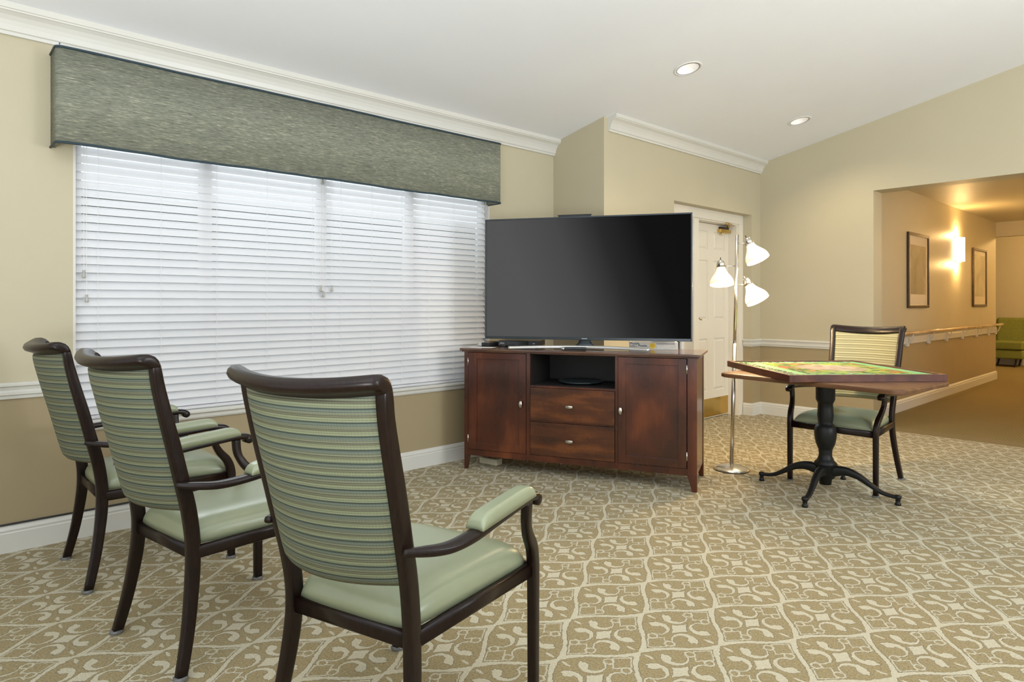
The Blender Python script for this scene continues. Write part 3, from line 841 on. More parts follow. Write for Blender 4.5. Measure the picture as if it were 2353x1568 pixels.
lathe(bm, [(0, 0), (0.015, 0), (0.015, 0.03), (0, 0.03)], 12, Matrix.Translation((DX + 0.03, 6.69, 2.095)))
link('closer_arm', bm, M['brass'], cl, smooth=True)
# narrow window beside the door
bm = bmesh.new(); ring(bm, 5.391, 5.87, 0.42, NZ - 0.115, 0.03, -3.80, -3.76)
w2 = struct('window_2', bm, M['frame_white'])
link('pane', B(-3.785, -3.781, 5.421, 5.84, 0.45, NZ - 0.145), M['glass'], w2)
# blind raised at its top
t = thing('side_blind', 'white slat blind drawn up at the head of the narrow window beside the door', 'blind', (-3.715, 5.63, 1.93))
bm = bmesh.new()
for k in range(12): box(bm, -0.022, 0.022, -0.225, 0.225, 0.012 + k * 0.0115, 0.0145 + k * 0.0115)
link('slats', bm, M['slat'], t); link('head_rail', B(-0.024, 0.024, -0.23, 0.23, 0.152, 0.190), M['white'], t); link('bottom_rail', B(-0.022, 0.022, -0.225, 0.225, -0.006, 0.008), M['white'], t)

# ------------------------------------------------------------------ recessed ceiling lights
nrm = Vector((-SL, 0, 1)).normalized()
def downlight(i, label):
    cx, cy = CANS[i]
    t = thing('recessed_light', label, 'ceiling light', (cx, cy, cz(cx)), 0, 'recessed ceiling lights')
    t.rotation_euler = (0, -math.atan(SL), 0)
    bm = bmesh.new(); lathe(bm, [(RC - 0.004, 0.004), (RC - 0.003, -0.003), (0.098, -0.005), (0.106, -0.003), (0.107, -0.0005), (RC + 0.004, -0.0005)], 48)
    link('trim_ring', bm, M['white'], t, smooth=True)
    bm = bmesh.new(); lathe(bm, [(RC - 0.006, -0.001), (RC - 0.007, 0.002), (0.078, 0.05), (0.066, 0.085)], 48)
    link('baffle', bm, M['baffle'], t, smooth=True)
    bm = bmesh.new(); lathe(bm, [(RC - 0.0055, -0.003), (RC - 0.0035, -0.0045), (RC - 0.0025, -0.003)], 48)
    link('gasket', bm, M['darkleg'], t, smooth=True)
    bm = bmesh.new(); lathe(bm, [(0, 0.055), (0.03, 0.057), (0.055, 0.065), (0.068, 0.080), (0.0, 0.081)], 32)
    link('lamp_lens', bm, M['can_lens'], t, smooth=True)
    bm = bmesh.new(); lathe(bm, [(0.067, 0.086), (0.095, 0.086), (0.095, 0.004)], 32)
    link('housing', bm, M['white'], t, smooth=True)
    light('downlight_glow', 'SPOT', (0, 0, -0.012), 34, (1.0, 0.78, 0.50), spot=140, rad=0.05, parent=t)
downlight(0, 'round recessed ceiling light nearer the camera, above the television')
downlight(1, 'round recessed ceiling light farther off, above the door wall and lamp')

# ------------------------------------------------------------------ chairs
def pillow(bm, plan, z0, z1, nu=28, nv=28, p=5.0, q=0.38, side=0.35, under=True):
    """plan(u,v)->(x,y); rounded cushion"""
    g = []
    for j in range(nv + 1):
        row = []
        v = sin((j / nv * 2 - 1) * pi / 2)
        for i in range(nu + 1):
            u = sin((i / nu * 2 - 1) * pi / 2)
            e = max(0.0, (1 - abs(u) ** p)) * max(0.0, (1 - abs(v) ** p))
            x, y = plan(u, v)
            row.append(bm.verts.new((x, y, z0 + (z1 - z0) * (side * (1 if e > 1e-9 else 0.0) + (1 - side) * 1) * e ** q)))
        g.append(row)
    for j in range(nv):
        for i in range(nu): bm.faces.new((g[j][i], g[j][i + 1], g[j + 1][i + 1], g[j + 1][i]))
    rim = [g[0][i] for i in range(nu + 1)] + [g[j][nu] for j in range(1, nv + 1)] + [g[nv][i] for i in range(nu - 1, -1, -1)] + [g[j][0] for j in range(nv - 1, 0, -1)]
    bm.faces.new(list(reversed(rim)))

POST = [(.252, -.592, .012), (.236, -.563, .14), (.221, -.543, .27), (.213, -.534, .37), (.211, -.536, .46), (.215, -.552, .56),
        (.220, -.577, .66), (.225, -.604, .77), (.229, -.633, .88), (.232, -.656, .975), (.233, -.669, 1.036)]
def post_at(z):
    for a, b_ in zip(POST, POST[1:]):
        if a[2] <= z <= b_[2]:
            f = (z - a[2]) / (b_[2] - a[2]); return a[0] + (b_[0] - a[0]) * f, a[1] + (b_[1] - a[1]) * f
    return POST[-1][0], POST[-1][1]
def make_chair(label):
    t = thing('armchair', label, 'chair', group='matching green dining armchairs')
    # seat
    bm = bmesh.new()
    def plan(u, v):
        y = -0.265 + v * 0.272
        hw = 0.205 + (0.262 - 0.205) * (v + 1) / 2
        hw -= 0.012 * abs(v) ** 8
        return u * hw, y - 0.010 * (abs(u) ** 4) * v
    pillow(bm, plan, 0.418, 0.500, p=6, q=0.36)
    link('seat', bm, M['vinyl'], t, smooth=True)
    # frame rails
    bm = bmesh.new()
    for s in (1, -1):
        sweep(bm, [(s * .213, -.535, .396), (s * .270, -.005, .402)], (0.026, 0.044), side=(1, 0, 0), n=1)
    sweep(bm, [(-.27, -.002, .402), (.27, -.002, .402)], (0.026, 0.044), side=(0, 1, 0), n=1)
    sweep(bm, [(-.212, -.533, .396), (.212, -.533, .396)], (0.026, 0.044), side=(0, 1, 0), n=1)
    link('seat_frame', bm, M['chairwood'], t, smooth=True)
    # upholstered back, bowed backwards between the posts
    bm = bmesh.new(); nu, nz = 24, 30; zb, zt = 0.548, 1.029
    def bk(u, z, off):
        x, y = post_at(z); bow = 0.062 * (1 - u * u); z = z + 0.016 * u * u * max(0.0, (z - 0.6) / 0.42)
        edge = (1 - abs(u) ** 10) ** 0.5
        return (u * (x - 0.011), y - bow - 0.014 + off, z)
    front, back = [], []
    for j in range(nz + 1):
        z = zb + (zt - zb) * j / nz
        rf, rb = [], []
        ez = 1 - abs(2 * j / nz - 1) ** 14
        for i in range(nu + 1):
            u = sin((i / nu * 2 - 1) * pi / 2); e = max(0.0, 1 - abs(u) ** 8) ** 0.5 * max(ez, 0.0) ** 0.5
            rf.append(bm.verts.new(bk(u, z, 0.010 + 0.020 * e))); rb.append(bm.verts.new(bk(u, z, -0.006 - 0.012 * e)))
        front.append(rf); back.append(rb)
    for j in range(nz):
        for i in range(nu):
            bm.faces.new((front[j][i], front[j][i + 1], front[j + 1][i + 1], front[j + 1][i]))
            bm.faces.new((back[j][i + 1], back[j][i], back[j + 1][i], back[j + 1][i + 1]))
    for j in range(nz):
        for i in (0, nu): bm.faces.new((front[j][i], front[j + 1][i], back[j + 1][i], back[j][i]))
    for j in (0, nz):
        for i in range(nu): bm.faces.new((front[j][i], front[j][i + 1], back[j][i + 1], back[j][i]))
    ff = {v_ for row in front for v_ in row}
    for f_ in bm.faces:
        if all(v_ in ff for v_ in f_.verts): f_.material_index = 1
    br = link('backrest', bm, M['stripe'], t, smooth=True); br.data.materials.append(M['stripe_warm_lit'])
    # rolled top rail
    prof = [(0.016, 0.016), (0.014, 0.030), (0.008, 0.045), (-0.004, 0.058), (-0.022, 0.066), (-0.042, 0.066), (-0.056, 0.057), (-0.060, 0.045),
            (-0.054, 0.034), (-0.042, 0.029), (-0.030, 0.025), (-0.022, 0.020), (-0.018, 0.016)]
    bm = bmesh.new(); N = 36; rings = []
    for i in range(N + 1):
        u = sin((i / N * 2 - 1) * pi / 2); x = u * 0.257; lift = 0.017 * u * u
        e = max(0.0, 1 - abs(u) ** 40) ** 0.5
        cxp, czp = -0.020, 0.03
        rings.append([bm.verts.new((x, -0.666 - 0.064 * (1 - u * u) + (cxp + (a - cxp) * (0.55 + 0.45 * e)), 1.008 + lift + (czp + (b_ - czp) * (0.55 + 0.45 * e)))) for a, b_ in prof])
    n = len(prof)
    for r0, r1 in zip(rings, rings[1:]):
        for k in range(n): bm.faces.new((r0[k], r0[(k + 1) % n], r1[(k + 1) % n], r1[k]))
    bm.faces.new(rings[0]); bm.faces.new(list(reversed(rings[-1])))
    link('top_rail', bm, M['chairwood'], t, smooth=True)
    for s in (1, -1):
        bm = bmesh.new()
        sweep(bm, [(s * x, y, z) for x, y, z in POST[:-1]] + [(s * .2365, -.6665, 1.030), (s * .2365, -.670, 1.052), (s * .2365, -.680, 1.064)], [(0.030, 0.036), (0.032, 0.046), (0.032, 0.048), (0.034, 0.044), (0.036, 0.034), (0.036, 0.022)], side=(1, 0, 0), n=4, ex=5)
        lg = link('rear_leg', bm, M['chairwood'], t, smooth=True)
        bm = bmesh.new(); lathe(bm, [(0, 0), (0.021, 0), (0.024, 0.004), (0.023, 0.014), (0.0, 0.015)], 20, Matrix.Translation((s * .2535, -.595, 0)))
        link('glide', bm, M['glide'], lg, smooth=True)
        bm = bmesh.new()
        sweep(bm, [(s * .277, 0, .012), (s * .277, 0, .20), (s * .277, 0, .36), (s * .277, -.002, .43), (s * .282, -.022, .485), (s * .290, -.062, .535), (s * .298, -.086, .585), (s * .303, -.090, .645)],
              [(0.030, 0.034), (0.031, 0.036), (0.032, 0.040), (0.032, 0.038), (0.028, 0.030), (0.028, 0.034)], side=(1, 0, 0), n=5, ex=5)
        lg = link('front_leg', bm, M['chairwood'], t, smooth=True)
        bm = bmesh.new(); lathe(bm, [(0, 0), (0.021, 0), (0.024, 0.004), (0.023, 0.014), (0.0, 0.015)], 20, Matrix.Translation((s * .277, 0, 0)))
        link('glide', bm, M['glide'], lg, smooth=True)
        bm = bmesh.new()
        sweep(bm, [(s * .240, -.602, .648), (s * .262, -.560, .640), (s * .290, -.490, .632), (s * .303, -.410, .635), (s * .304, -.310, .643), (s * .302, -.180, .652), (s * .300, -.090, .657), (s * .299, -.050, .652), (s * .299, -.034, .642)],
              [(0.020, 0.018), (0.036, 0.026), (0.044, 0.026), (0.046, 0.026), (0.046, 0.026), (0.046, 0.028), (0.044, 0.034)], side=(1, 0, 0), n=5, ex=3.2)
        lathe(bm, [(0, -0.023), (0.012, -0.023), (0.0185, -0.019), (0.0185, 0.019), (0.012, 0.023), (0, 0.023)], 18, Matrix.Translation((s * .299, -.037, .640)) @ Matrix.Rotation(pi / 2, 4, 'Y'))
        arm = link('armrest', bm, M['chairwood'], t, smooth=True)
        bm = bmesh.new()
        def pl(u, v): return s * .303 + u * 0.028, -0.232 + v * 0.152
        pillow(bm, pl, 0, 0.040, nu=14, nv=24, p=8, q=0.42)
        for vv in bm.verts: vv.co.z += 0.652 + (vv.co.y + 0.205) * 0.055 + 0.005
        link('arm_pad', bm, M['vinyl'], arm, smooth=True)
    return t
CH = [(-3.559, 1.129, .015, 'green striped-back armchair at the far left, nearest the wall, in the row of three'),
      (-2.673, 1.182, .171, 'green striped-back armchair in the middle of the row of three facing the television'),
      (-1.743, 1.363, .311, 'green striped-back armchair closest to the camera, right end of the row of three'),
      (-1.768, 4.542, 3.152, 'green armchair facing the camera, pushed under the puzzle table')]
ch0 = make_chair(CH[0][3])
for k, (x, y, a, lab) in enumerate(CH):
    c = ch0 if k == 0 else copy_tree(ch0)
    c.location = (x, y, 0); c.rotation_euler = (0, 0, a); c['label'] = lab

# ------------------------------------------------------------------ television cabinet
CAX = radians(25.67)
CAB = (-3.862, 3.049)
def cab_w(x, y, z):
    return (CAB[0] + x * cos(CAX) - y * sin(CAX), CAB[1] + x * sin(CAX) + y * cos(CAX), z)
t = thing('media_cabinet', 'wide dark cherry wood media cabinet with two doors and two drawers under the television', 'cabinet', (CAB[0], CAB[1], 0), CAX)
CW, CD, CT = 1.705, 0.47, 0.886
bm = bmesh.new()
FR = 0.0   # front plane
def bx(*a): box(bm, *a)
bx(0.034, 0.052, 0.02, CD - 0.02, 0.12, CT)          # left inner side of left bay
# side panels between legs
bx(0.004, 0.022, 0.05, CD - 0.05, 0.105, CT); bx(CW - 0.022, CW - 0.004, 0.05, CD - 0.05, 0.105, CT)
bx(0.022, CW - 0.022, CD - 0.014, CD - 0.004, 0.12, CT)     # back
bx(0.022, CW - 0.022, 0.02, CD - 0.014, 0.125, 0.145)       # bottom deck
bx(0.03, CW - 0.03, 0.004, 0.024, 0.105, 0.150)             # bottom rail
bx(0.03, CW - 0.03, 0.004, 0.024, 0.8835, CT)              # top rail
bx(0.500, 0.530, 0.002, CD - 0.02, 0.125, CT); bx(1.156, 1.176, 0.002, CD - 0.02, 0.125, CT)   # uprights
bx(0.530, 1.156, 0.003, CD - 0.02, 0.642, 0.656)            # shelf under the open bay
bx(0.530, 1.156, 0.008, 0.03, 0.393, 0.4035)
link('body', bm, M['cherry'], t, bevel=0.0025)
bm = bmesh.new()
box(bm, 0.531, 0.534, 0.026, CD - 0.02, 0.657, CT - 0.004); box(bm, 1.152, 1.155, 0.026, CD - 0.02, 0.657, CT - 0.004)
box(bm, 0.531, 1.155, CD - 0.022, CD - 0.019, 0.657, CT); box(bm, 0.531, 1.155, 0.026, CD - 0.02, 0.6565, 0.6585); box(bm, 0.531, 1.155, 0.026, CD - 0.02, CT - 0.006, CT - 0.003)
link('open_bay_lining', bm, M['inside'], t)
bm = bmesh.new()
box(bm, -0.030, CW + 0.025, -0.022, CD + 0.015, CT + 0.010, CT + 0.027)
box(bm, -0.018, CW + 0.014, -0.012, CD + 0.010, CT, CT + 0.0095)
link('cabinet_top', bm, M['cherry_top'], t, bevel=0.004)
TOPZ = CT + 0.027
for nm, x0, x1, inner in (('leg', 0.0, 0.033, 1), ('leg', 1.642, CW, -1)):
    for y0, y1, fr in ((0.0, 0.045, 1), (CD - 0.045, CD, 0)):
        bm = bmesh.new()
        box(bm, x0, x1, y0, y1, 0.105, CT)
        xi0, xi1 = (x0, x0 + 0.024) if inner == 1 else (x1 - 0.030, x1)
        yi0, yi1 = (y0, y0 + 0.028) if fr else (y1 - 0.028, y1)
        hexa(bm, [(xi0, yi0, 0), (xi1, yi0, 0), (xi0, yi1, 0), (xi1, yi1, 0), (x0, y0, 0.1045), (x1, y0, 0.1045), (x0, y1, 0.1045), (x1, y1, 0.1045)])
        link('leg', bm, M['cherry'], t, bevel=0.0015)
def cab_door(x0, x1, z0, z1, kx, kz, hx, px0, px1, pz0, pz1):
    bm = bmesh.new()
    box(bm, x0, px0, -0.004, 0.016, z0, z1); box(bm, px1, x1, -0.004, 0.016, z0, z1)
    box(bm, px0 - 0.0005, px1 + 0.0005, -0.004, 0.016, z0, pz0); box(bm, px0 - 0.0005, px1 + 0.0005, -0.004, 0.016, pz1, z1)
    d = link('door', bm, M['cherry'], t, bevel=0.0018)
    link('door_panel', B(px0 - 0.004, px1 + 0.004, 0.006, 0.012, pz0 - 0.004, pz1 + 0.004), M['cherry'], d)
    bm = bmesh.new(); lathe(bm, [(0, 0), (0.006, 0), (0.005, 0.016), (0, 0.016)], 12, Matrix.Translation((kx, -0.004, kz)) @ Matrix.Rotation(pi / 2, 4, 'X'))
    sweep(bm, [(kx, -0.022, kz - 0.023), (kx, -0.025, kz - 0.010), (kx, -0.026, kz), (kx, -0.025, kz + 0.010), (kx, -0.022, kz + 0.023)], [(0.015, 0.010), (0.022, 0.014), (0.024, 0.015), (0.022, 0.014), (0.015, 0.010)], side=(1, 0, 0), ex=5, n=3)
    tag(link('knob', bm, M['nickel'], d, smooth=True), 'brushed nickel knob')
    for z in (z0 + 0.06, z1 - 0.09):
        bm = bmesh.new(); lathe(bm, [(0, 0), (0.0042, 0), (0.0042, 0.06), (0, 0.06)], 10, Matrix.Translation((hx, -0.005, z - 0.01)))
        tag(link('hinge', bm, M['steel'], d, smooth=True), 'small steel hinge barrel')
cab_door(0.036, 0.498, 0.153, 0.882, 0.466, 0.516, 0.034, 0.102, 0.446, 0.210, 0.836)
cab_door(1.178, 1.638, 0.153, 0.882, 1.199, 0.513, 1.640, 1.230, 1.583, 0.210, 0.836)
for z0, z1, kz in ((0.405, 0.6405, 0.517), (0.153, 0.3915, 0.272)):
    bm = bmesh.new(); box(bm, 0.533, 1.153, -0.003, 0.30, z0, z1)
    d = link('drawer', bm, M['cherry_h'], t, bevel=0.002)
    kx = 0.832; bm = bmesh.new()
    lathe(bm, [(0, 0), (0.006, 0), (0.005, 0.016), (0, 0.016)], 12, Matrix.Translation((kx, -0.003, kz)) @ Matrix.Rotation(pi / 2, 4, 'X'))
    sweep(bm, [(kx - 0.025, -0.020, kz), (kx - 0.010, -0.024, kz), (kx, -0.025, kz), (kx + 0.010, -0.024, kz), (kx + 0.025, -0.020, kz)], [(0.015, 0.010), (0.021, 0.013), (0.022, 0.014), (0.021, 0.013), (0.015, 0.010)], side=(0, 0, 1), ex=5, n=3)
    tag(link('knob', bm, M['nickel'], d, smooth=True), 'brushed nickel knob')
bm = bmesh.new(); lathe(bm, [(0, -0.012), (0.012, -0.008), (0.018, 0.0), (0, 0.001)], 16, Matrix.Translation((0.76, 0.016, 0.105)))
link('latch_bump', bm, M['cherry'], t, smooth=True)

# dark glass plate in the open bay
p = cab_w(0.845, 0.23, 0.6586)
t = thing('glass_plate', 'round dark glass plate lying in the open bay of the cabinet', 'plate', p)
bm = bmesh.new(); lathe(bm, [(0, 0.004), (0.09, 0.004), (0.125, 0.010), (0.160, 0.020), (0.165, 0.018), (0.130, 0.006), (0.09, 0.0), (0, 0.0)], 48)
pm = simple('smoked_glass', (0.03, 0.045, 0.05), 0.08, spec=0.8)
link('dish', bm, pm, t, smooth=True)
bm = bmesh.new(); lathe(bm, [(0.158, 0.0195), (0.162, 0.0215), (0.166, 0.0195), (0.162, 0.0178), (0.158, 0.0195)], 48)
link('rim', bm, pm, t, smooth=True)

# ------------------------------------------------------------------ television
TVA = radians(32.2)
t = thing('television', 'large flat black television on a silver curved stand, on top of the cherry cabinet', 'television', (-3.126, 3.583, TOPZ), TVA)
TW, TZ0, TZ1 = 1.517, 0.984 - TOPZ, 1.888 - TOPZ
bm = bmesh.new()
box(bm, -TW / 2, TW / 2, 0.0, 0.022, TZ0, TZ1)
box(bm, -0.5, 0.5, 0.022, 0.062, TZ0 + 0.06, TZ0 + 0.55)
link('back_case', bm, M['black'], t, bevel=0.003)
bm = bmesh.new(); bz = 0.011
for a in ((-TW / 2, -TW / 2 + bz, TZ0, TZ1), (TW / 2 - bz, TW / 2, TZ0, TZ1), (-TW / 2 + bz, TW / 2 - bz, TZ1 - bz, TZ1), (-TW / 2 + bz, TW / 2 - bz, TZ0, TZ0 + 0.020)):
    box(bm, a[0], a[1], -0.008, 0.0, a[2], a[3])
link('bezel', bm, M['bezel'], t, bevel=0.002)
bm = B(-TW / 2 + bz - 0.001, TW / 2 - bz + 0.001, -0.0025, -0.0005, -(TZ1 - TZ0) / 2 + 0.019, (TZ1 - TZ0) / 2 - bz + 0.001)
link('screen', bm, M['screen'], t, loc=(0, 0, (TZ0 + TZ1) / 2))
text_mesh('logo', 'SAMSUNG', 0.0068, M['white_ink'], t, Matrix.Translation((0.0, -0.0085, TZ0 + 0.008)) @ Matrix.Rotation(pi / 2, 4, 'X'), bold=True, sx=1.3, align='CENTER')
# camera bar on the top edge
bm = bmesh.new(); box(bm, -0.135, 0.105, 0.000, 0.020, TZ1 + 0.001, TZ1 + 0.010); box(bm, -0.14, 0.11, -0.006, 0.026, TZ1 + 0.010, TZ1 + 0.0155)
link('antenna_bar', bm, M['black'], t, bevel=0.001, loc=(-0.06, 0, 0))
st = bmesh.new()
sweep(st, [(-0.545, -0.115, 0.014), (-0.42, -0.062, 0.015), (-0.25, -0.005, 0.017), (0.0, 0.035, 0.018), (0.23, -0.005, 0.017), (0.37, -0.055, 0.015), (0.470, -0.097, 0.014)],
      [(0.050, 0.020), (0.062, 0.022), (0.075, 0.024), (0.062, 0.022), (0.050, 0.020)], side=(0, 1, 0), ex=5, n=8)
sd = link('stand', st, M['silver'], t, smooth=True)
bm = bmesh.new()
sweep(bm, [(0, 0.035, 0.024), (0, 0.035, 0.034), (0, 0.040, 0.060), (0, 0.042, 0.12)], [(0.19, 0.045), (0.13, 0.040), (0.095, 0.034), (0.09, 0.030)], side=(1, 0, 0), ex=4, n=5)
link('stand_neck', bm, M['bezel'], sd, smooth=True)

# things on the cabinet top
t = thing('cable_box', 'black cable receiver box with display, on the cabinet top under the television', 'cable box', cab_w(0.165, 0.275, TOPZ), CAX + radians(6))
bm = B(0.0, 0.33, 0.0, 0.20, 0.006, 0.048); link('body', bm, M['black'], t, bevel=0.004)
link('front_left', B(0.001, 0.062, -0.004, 0.0, 0.007, 0.047), M['dkgrey'], t); link('front_right', B(0.245, 0.329, -0.004, 0.0, 0.007, 0.047), M['dkgrey'], t)
link('display', B(0.063, 0.244, -0.002, 0.0, 0.008, 0.041), simple('glossy_black_display', (0.008, 0.016, 0.017), 0.1), t)
link('foot', B(0.02, 0.05, 0.02, 0.18, 0, 0.006), M['black'], t); link('foot', B(0.28, 0.31, 0.02, 0.18, 0, 0.006), M['black'], t)
R90 = Matrix.Rotation(pi / 2, 4, 'X')
text_mesh('brand_text', 'xfinity', 0.015, M['white_ink'], t, Matrix.Translation((0.031, -0.0045, 0.022)) @ R90, bold=True, align='CENTER')
text_mesh('clock_digits', '12:34'.replace('12:34', '-- : --'), 0.012, M['white_ink'], t, Matrix.Translation((0.15, -0.0025, 0.017)) @ R90, align='CENTER')
bm = bmesh.new(); lathe(bm, [(0, 0), (0.004, 0), (0.004, 0.001), (0, 0.001)], 12, Matrix.Translation((0.281, -0.004, 0.026)) @ R90); lathe(bm, [(0, 0), (0.004, 0), (0.004, 0.001), (0, 0.001)], 12, Matrix.Translation((0.292, -0.004, 0.026)) @ R90)
link('indicator', bm, M['white_ink'], t)
t = thing('power_adapter', 'small black power adapter with pale end at the left end of the cabinet top', 'adapter', cab_w(0.035, 0.235, TOPZ), CAX + radians(-20))
link('body', B(0.0, 0.075, 0, 0.09, 0, 0.030), M['black'], t, bevel=0.003); link('end_cap', B(-0.040, 0.0, 0.002, 0.088, 0.001, 0.029), M['white'], t, bevel=0.003)
t = thing('signal_splitter', 'small black box lying behind the power adapter and beside the cable receiver', 'box', cab_w(0.055, 0.375, TOPZ), CAX)
link('body', B(0, 0.075, 0, 0.05, 0, 0.032), M['black'], t, bevel=0.002); link('connector', B(-0.02, 0.0, 0.015, 0.035, 0.018, 0.030), M['red'], t, bevel=0.002)
bm = bmesh.new()
p0 = cab_w(0.055, 0.40, TOPZ + 0.024)
tube(bm, [p0, cab_w(0.03, 0.40, TOPZ + 0.030), cab_w(0.00, 0.38, TOPZ + 0.026), cab_w(-0.012, 0.34, TOPZ + 0.010), cab_w(-0.008, 0.30, TOPZ + 0.004), cab_w(0.015, 0.285, TOPZ + 0.004)], 0.0022, 8)
tag(link('cord', bm, M['dkgrey'], smooth=True), 'thin looped dark cord at the left end of the cabinet top', 'cord')
tag(link('paper_sheet', B(0, 0.20, 0, 0.10, 0, 0.0008), M['paper'], loc=cab_w(-0.01, 0.075, TOPZ), rotz=CAX), 'white paper slip at the left front of the cabinet top', 'paper')
t = thing('remote_control', 'black remote control resting on the middle of the television stand front', 'remote control', cab_w(0.76, 0.035, TOPZ), CAX + radians(18))
bm = bmesh.new(); sweep(bm, [(0, 0, 0.011), (0.03, 0, 0.012), (0.09, 0, 0.014), (0.16, 0, 0.013), (0.175, 0, 0.012)], [(0.035, 0.012), (0.046, 0.020), (0.042, 0.020), (0.046, 0.020), (0.036, 0.014)], side=(0, 1, 0), ex=3)
link('body', bm, M['black'], t, smooth=True)
bm = bmesh.new(); sweep(bm, [(-0.003, 0, 0.0115), (0.018, 0, 0.013)], [(0.034, 0.013), (0.044, 0.019)], side=(0, 1, 0), ex=3, n=1)
link('end_cap', bm, M['silver'], t, smooth=True)
bm = bmesh.new()
for i in range(7):
    for j in range(3): box(bm, 0.035 + i * 0.017, 0.043 + i * 0.017, -0.014 + j * 0.011, -0.006 + j * 0.011, 0.0225, 0.0245)
link('buttons', bm, M['dkgrey'], t)
# jigsaw boxes
PA = CAX + radians(13)
t = thing('puzzle_box', 'white jigsaw puzzle box with yellow round seal, under the right end of the television', 'box', cab_w(1.195, 0.315, TOPZ), PA)
PW, PD, PH = 0.345, 0.165, 0.056
link('body', B(0, PW, 0, PD, 0, PH), M['box_white'], t, bevel=0.0015)
link('side_print', B(PW, PW + 0.0008, 0.002, PD - 0.002, 0.001, PH - 0.001), M['box_tan'], t)
def ftx(n, s, x, z, sz, mat, **k): return text_mesh(n, s, sz, mat, t, Matrix.Translation((x, -0.0004, z)) @ R90, **k)
ftx('title_text', 'Puzzle', 0.004, 0.0375, 0.022, M['ink'], bold=True, sx=1.15); ftx('title_text', 'within a', 0.004, 0.022, 0.013, M['ink'], bold=True, sx=1.15)
ftx('title_text', 'Puzzle', 0.062, 0.022, 0.021, M['ink'], bold=True, sx=1.15)
ftx('subtitle_text', 'CLANDESTINE CLICHES', 0.190, 0.040, 0.0108, M['ink'], bold=True, sx=1.15)
ftx('small_text', '?', 0.127, 0.010, 0.018, M['ink'], sx=1.1); ftx('small_text', '?', 0.187, 0.010, 0.018, M['ink'], sx=1.1)
bm = bmesh.new(); box(bm, 0.296, 0.328, -0.0004, 0.0002, 0.0335, 0.0345); box(bm, 0.296, 0.328, -0.0004, 0.0002, 0.0255, 0.0265); box(bm, 0.284, 0.328, -0.0004, 0.0002, 0.0195, 0.0205)
link('small_print', bm, M['ink_grey'], t)
bm = bmesh.new(); lathe(bm, [(0, 0), (0.0225, 0), (0.0225, 0.0006), (0, 0.0006)], 40, Matrix.Translation((0.163, 0, 0.028)) @ R90)
sl = link('yellow_seal', bm, M['yellow'], t)
bm = bmesh.new()
for q, hw_ in ((0.036, 0.009), (0.031, 0.012), (0.026, 0.012), (0.021, 0.010)): box(bm, 0.163 - hw_, 0.163 + hw_, -0.0010, -0.0005, q, q + 0.0012)
link('seal_print', bm, simple('brown_ink', (0.30, 0.18, 0.02), 0.5), sl)
tag(link('magazine', B(0, 0.30, 0, 0.14, 0, 0.005), M['box_white'], loc=cab_w(1.215, 0.335, TOPZ + PH), rotz=PA), 'thin white booklet lying on the jigsaw puzzle box', 'booklet')
t = thing('slim_case', 'slim yellow and white case lying on the booklet atop the puzzle box', 'case', cab_w(1.36, 0.345, TOPZ + PH + 0.005), PA + 0.05)
link('body', B(0, 0.16, 0, 0.13, 0, 0.008), M['paper'], t, bevel=0.001); link('spine', B(0.04, 0.10, -0.0008, 0.0, 0.001, 0.007), M['yellow'], t); link('red_label', B(0.125, 0.145, -0.0008, 0.0, 0.001, 0.007), M['red'], t)
# white box under the cabinet
t = thing('power_strip', 'cream plastic power strip on the carpet under the left end of the cabinet', 'power strip', cab_w(0.035, 0.19, 0.0), CAX - 0.25)
link('body', B(0, 0.17, 0, 0.08, 0.0, 0.050), M['cream'], t, bevel=0.008)
bm = bmesh.new()
for k in range(3): box(bm, 0.025 + k * 0.045, 0.045 + k * 0.045, 0.025, 0.055, 0.0495, 0.0505)
link('sockets', bm, M['dkgrey'], t)

# ------------------------------------------------------------------ floor lamp
LA = radians(47.5)
t = thing('floor_lamp', 'brushed steel floor lamp with three lit white glass shades, before the panelled door', 'lamp', (-2.474, 4.506, 0), LA)
bm = bmesh.new(); lathe(bm, [(0, 0.006), (0.128, 0.006), (0.131, 0.010), (0.122, 0.017), (0.085, 0.031), (0.045, 0.041), (0.018, 0.047), (0.0, 0.048)], 48)
bs = link('base', bm, M['steel'], t, smooth=True)
bm = bmesh.new(); lathe(bm, [(0, 0), (0.124, 0), (0.126, 0.006), (0, 0.0061)], 40); link('base_pad', bm, M['black'], bs, smooth=True)
def pole_x(z): return 0.043 * z / 1.767
bm = bmesh.new(); tube(bm, [(0, 0, 0.04), (pole_x(0.95), 0, 0.95)], 0.0150, 18, 1); link('lower_pole', bm, M['steel'], t, smooth=True)
bm = bmesh.new(); tube(bm, [(pole_x(0.95), 0, 0.95), (pole_x(1.767), 0, 1.767)], 0.0118, 18, 1); link('upper_pole', bm, M['steel'], t, smooth=True)
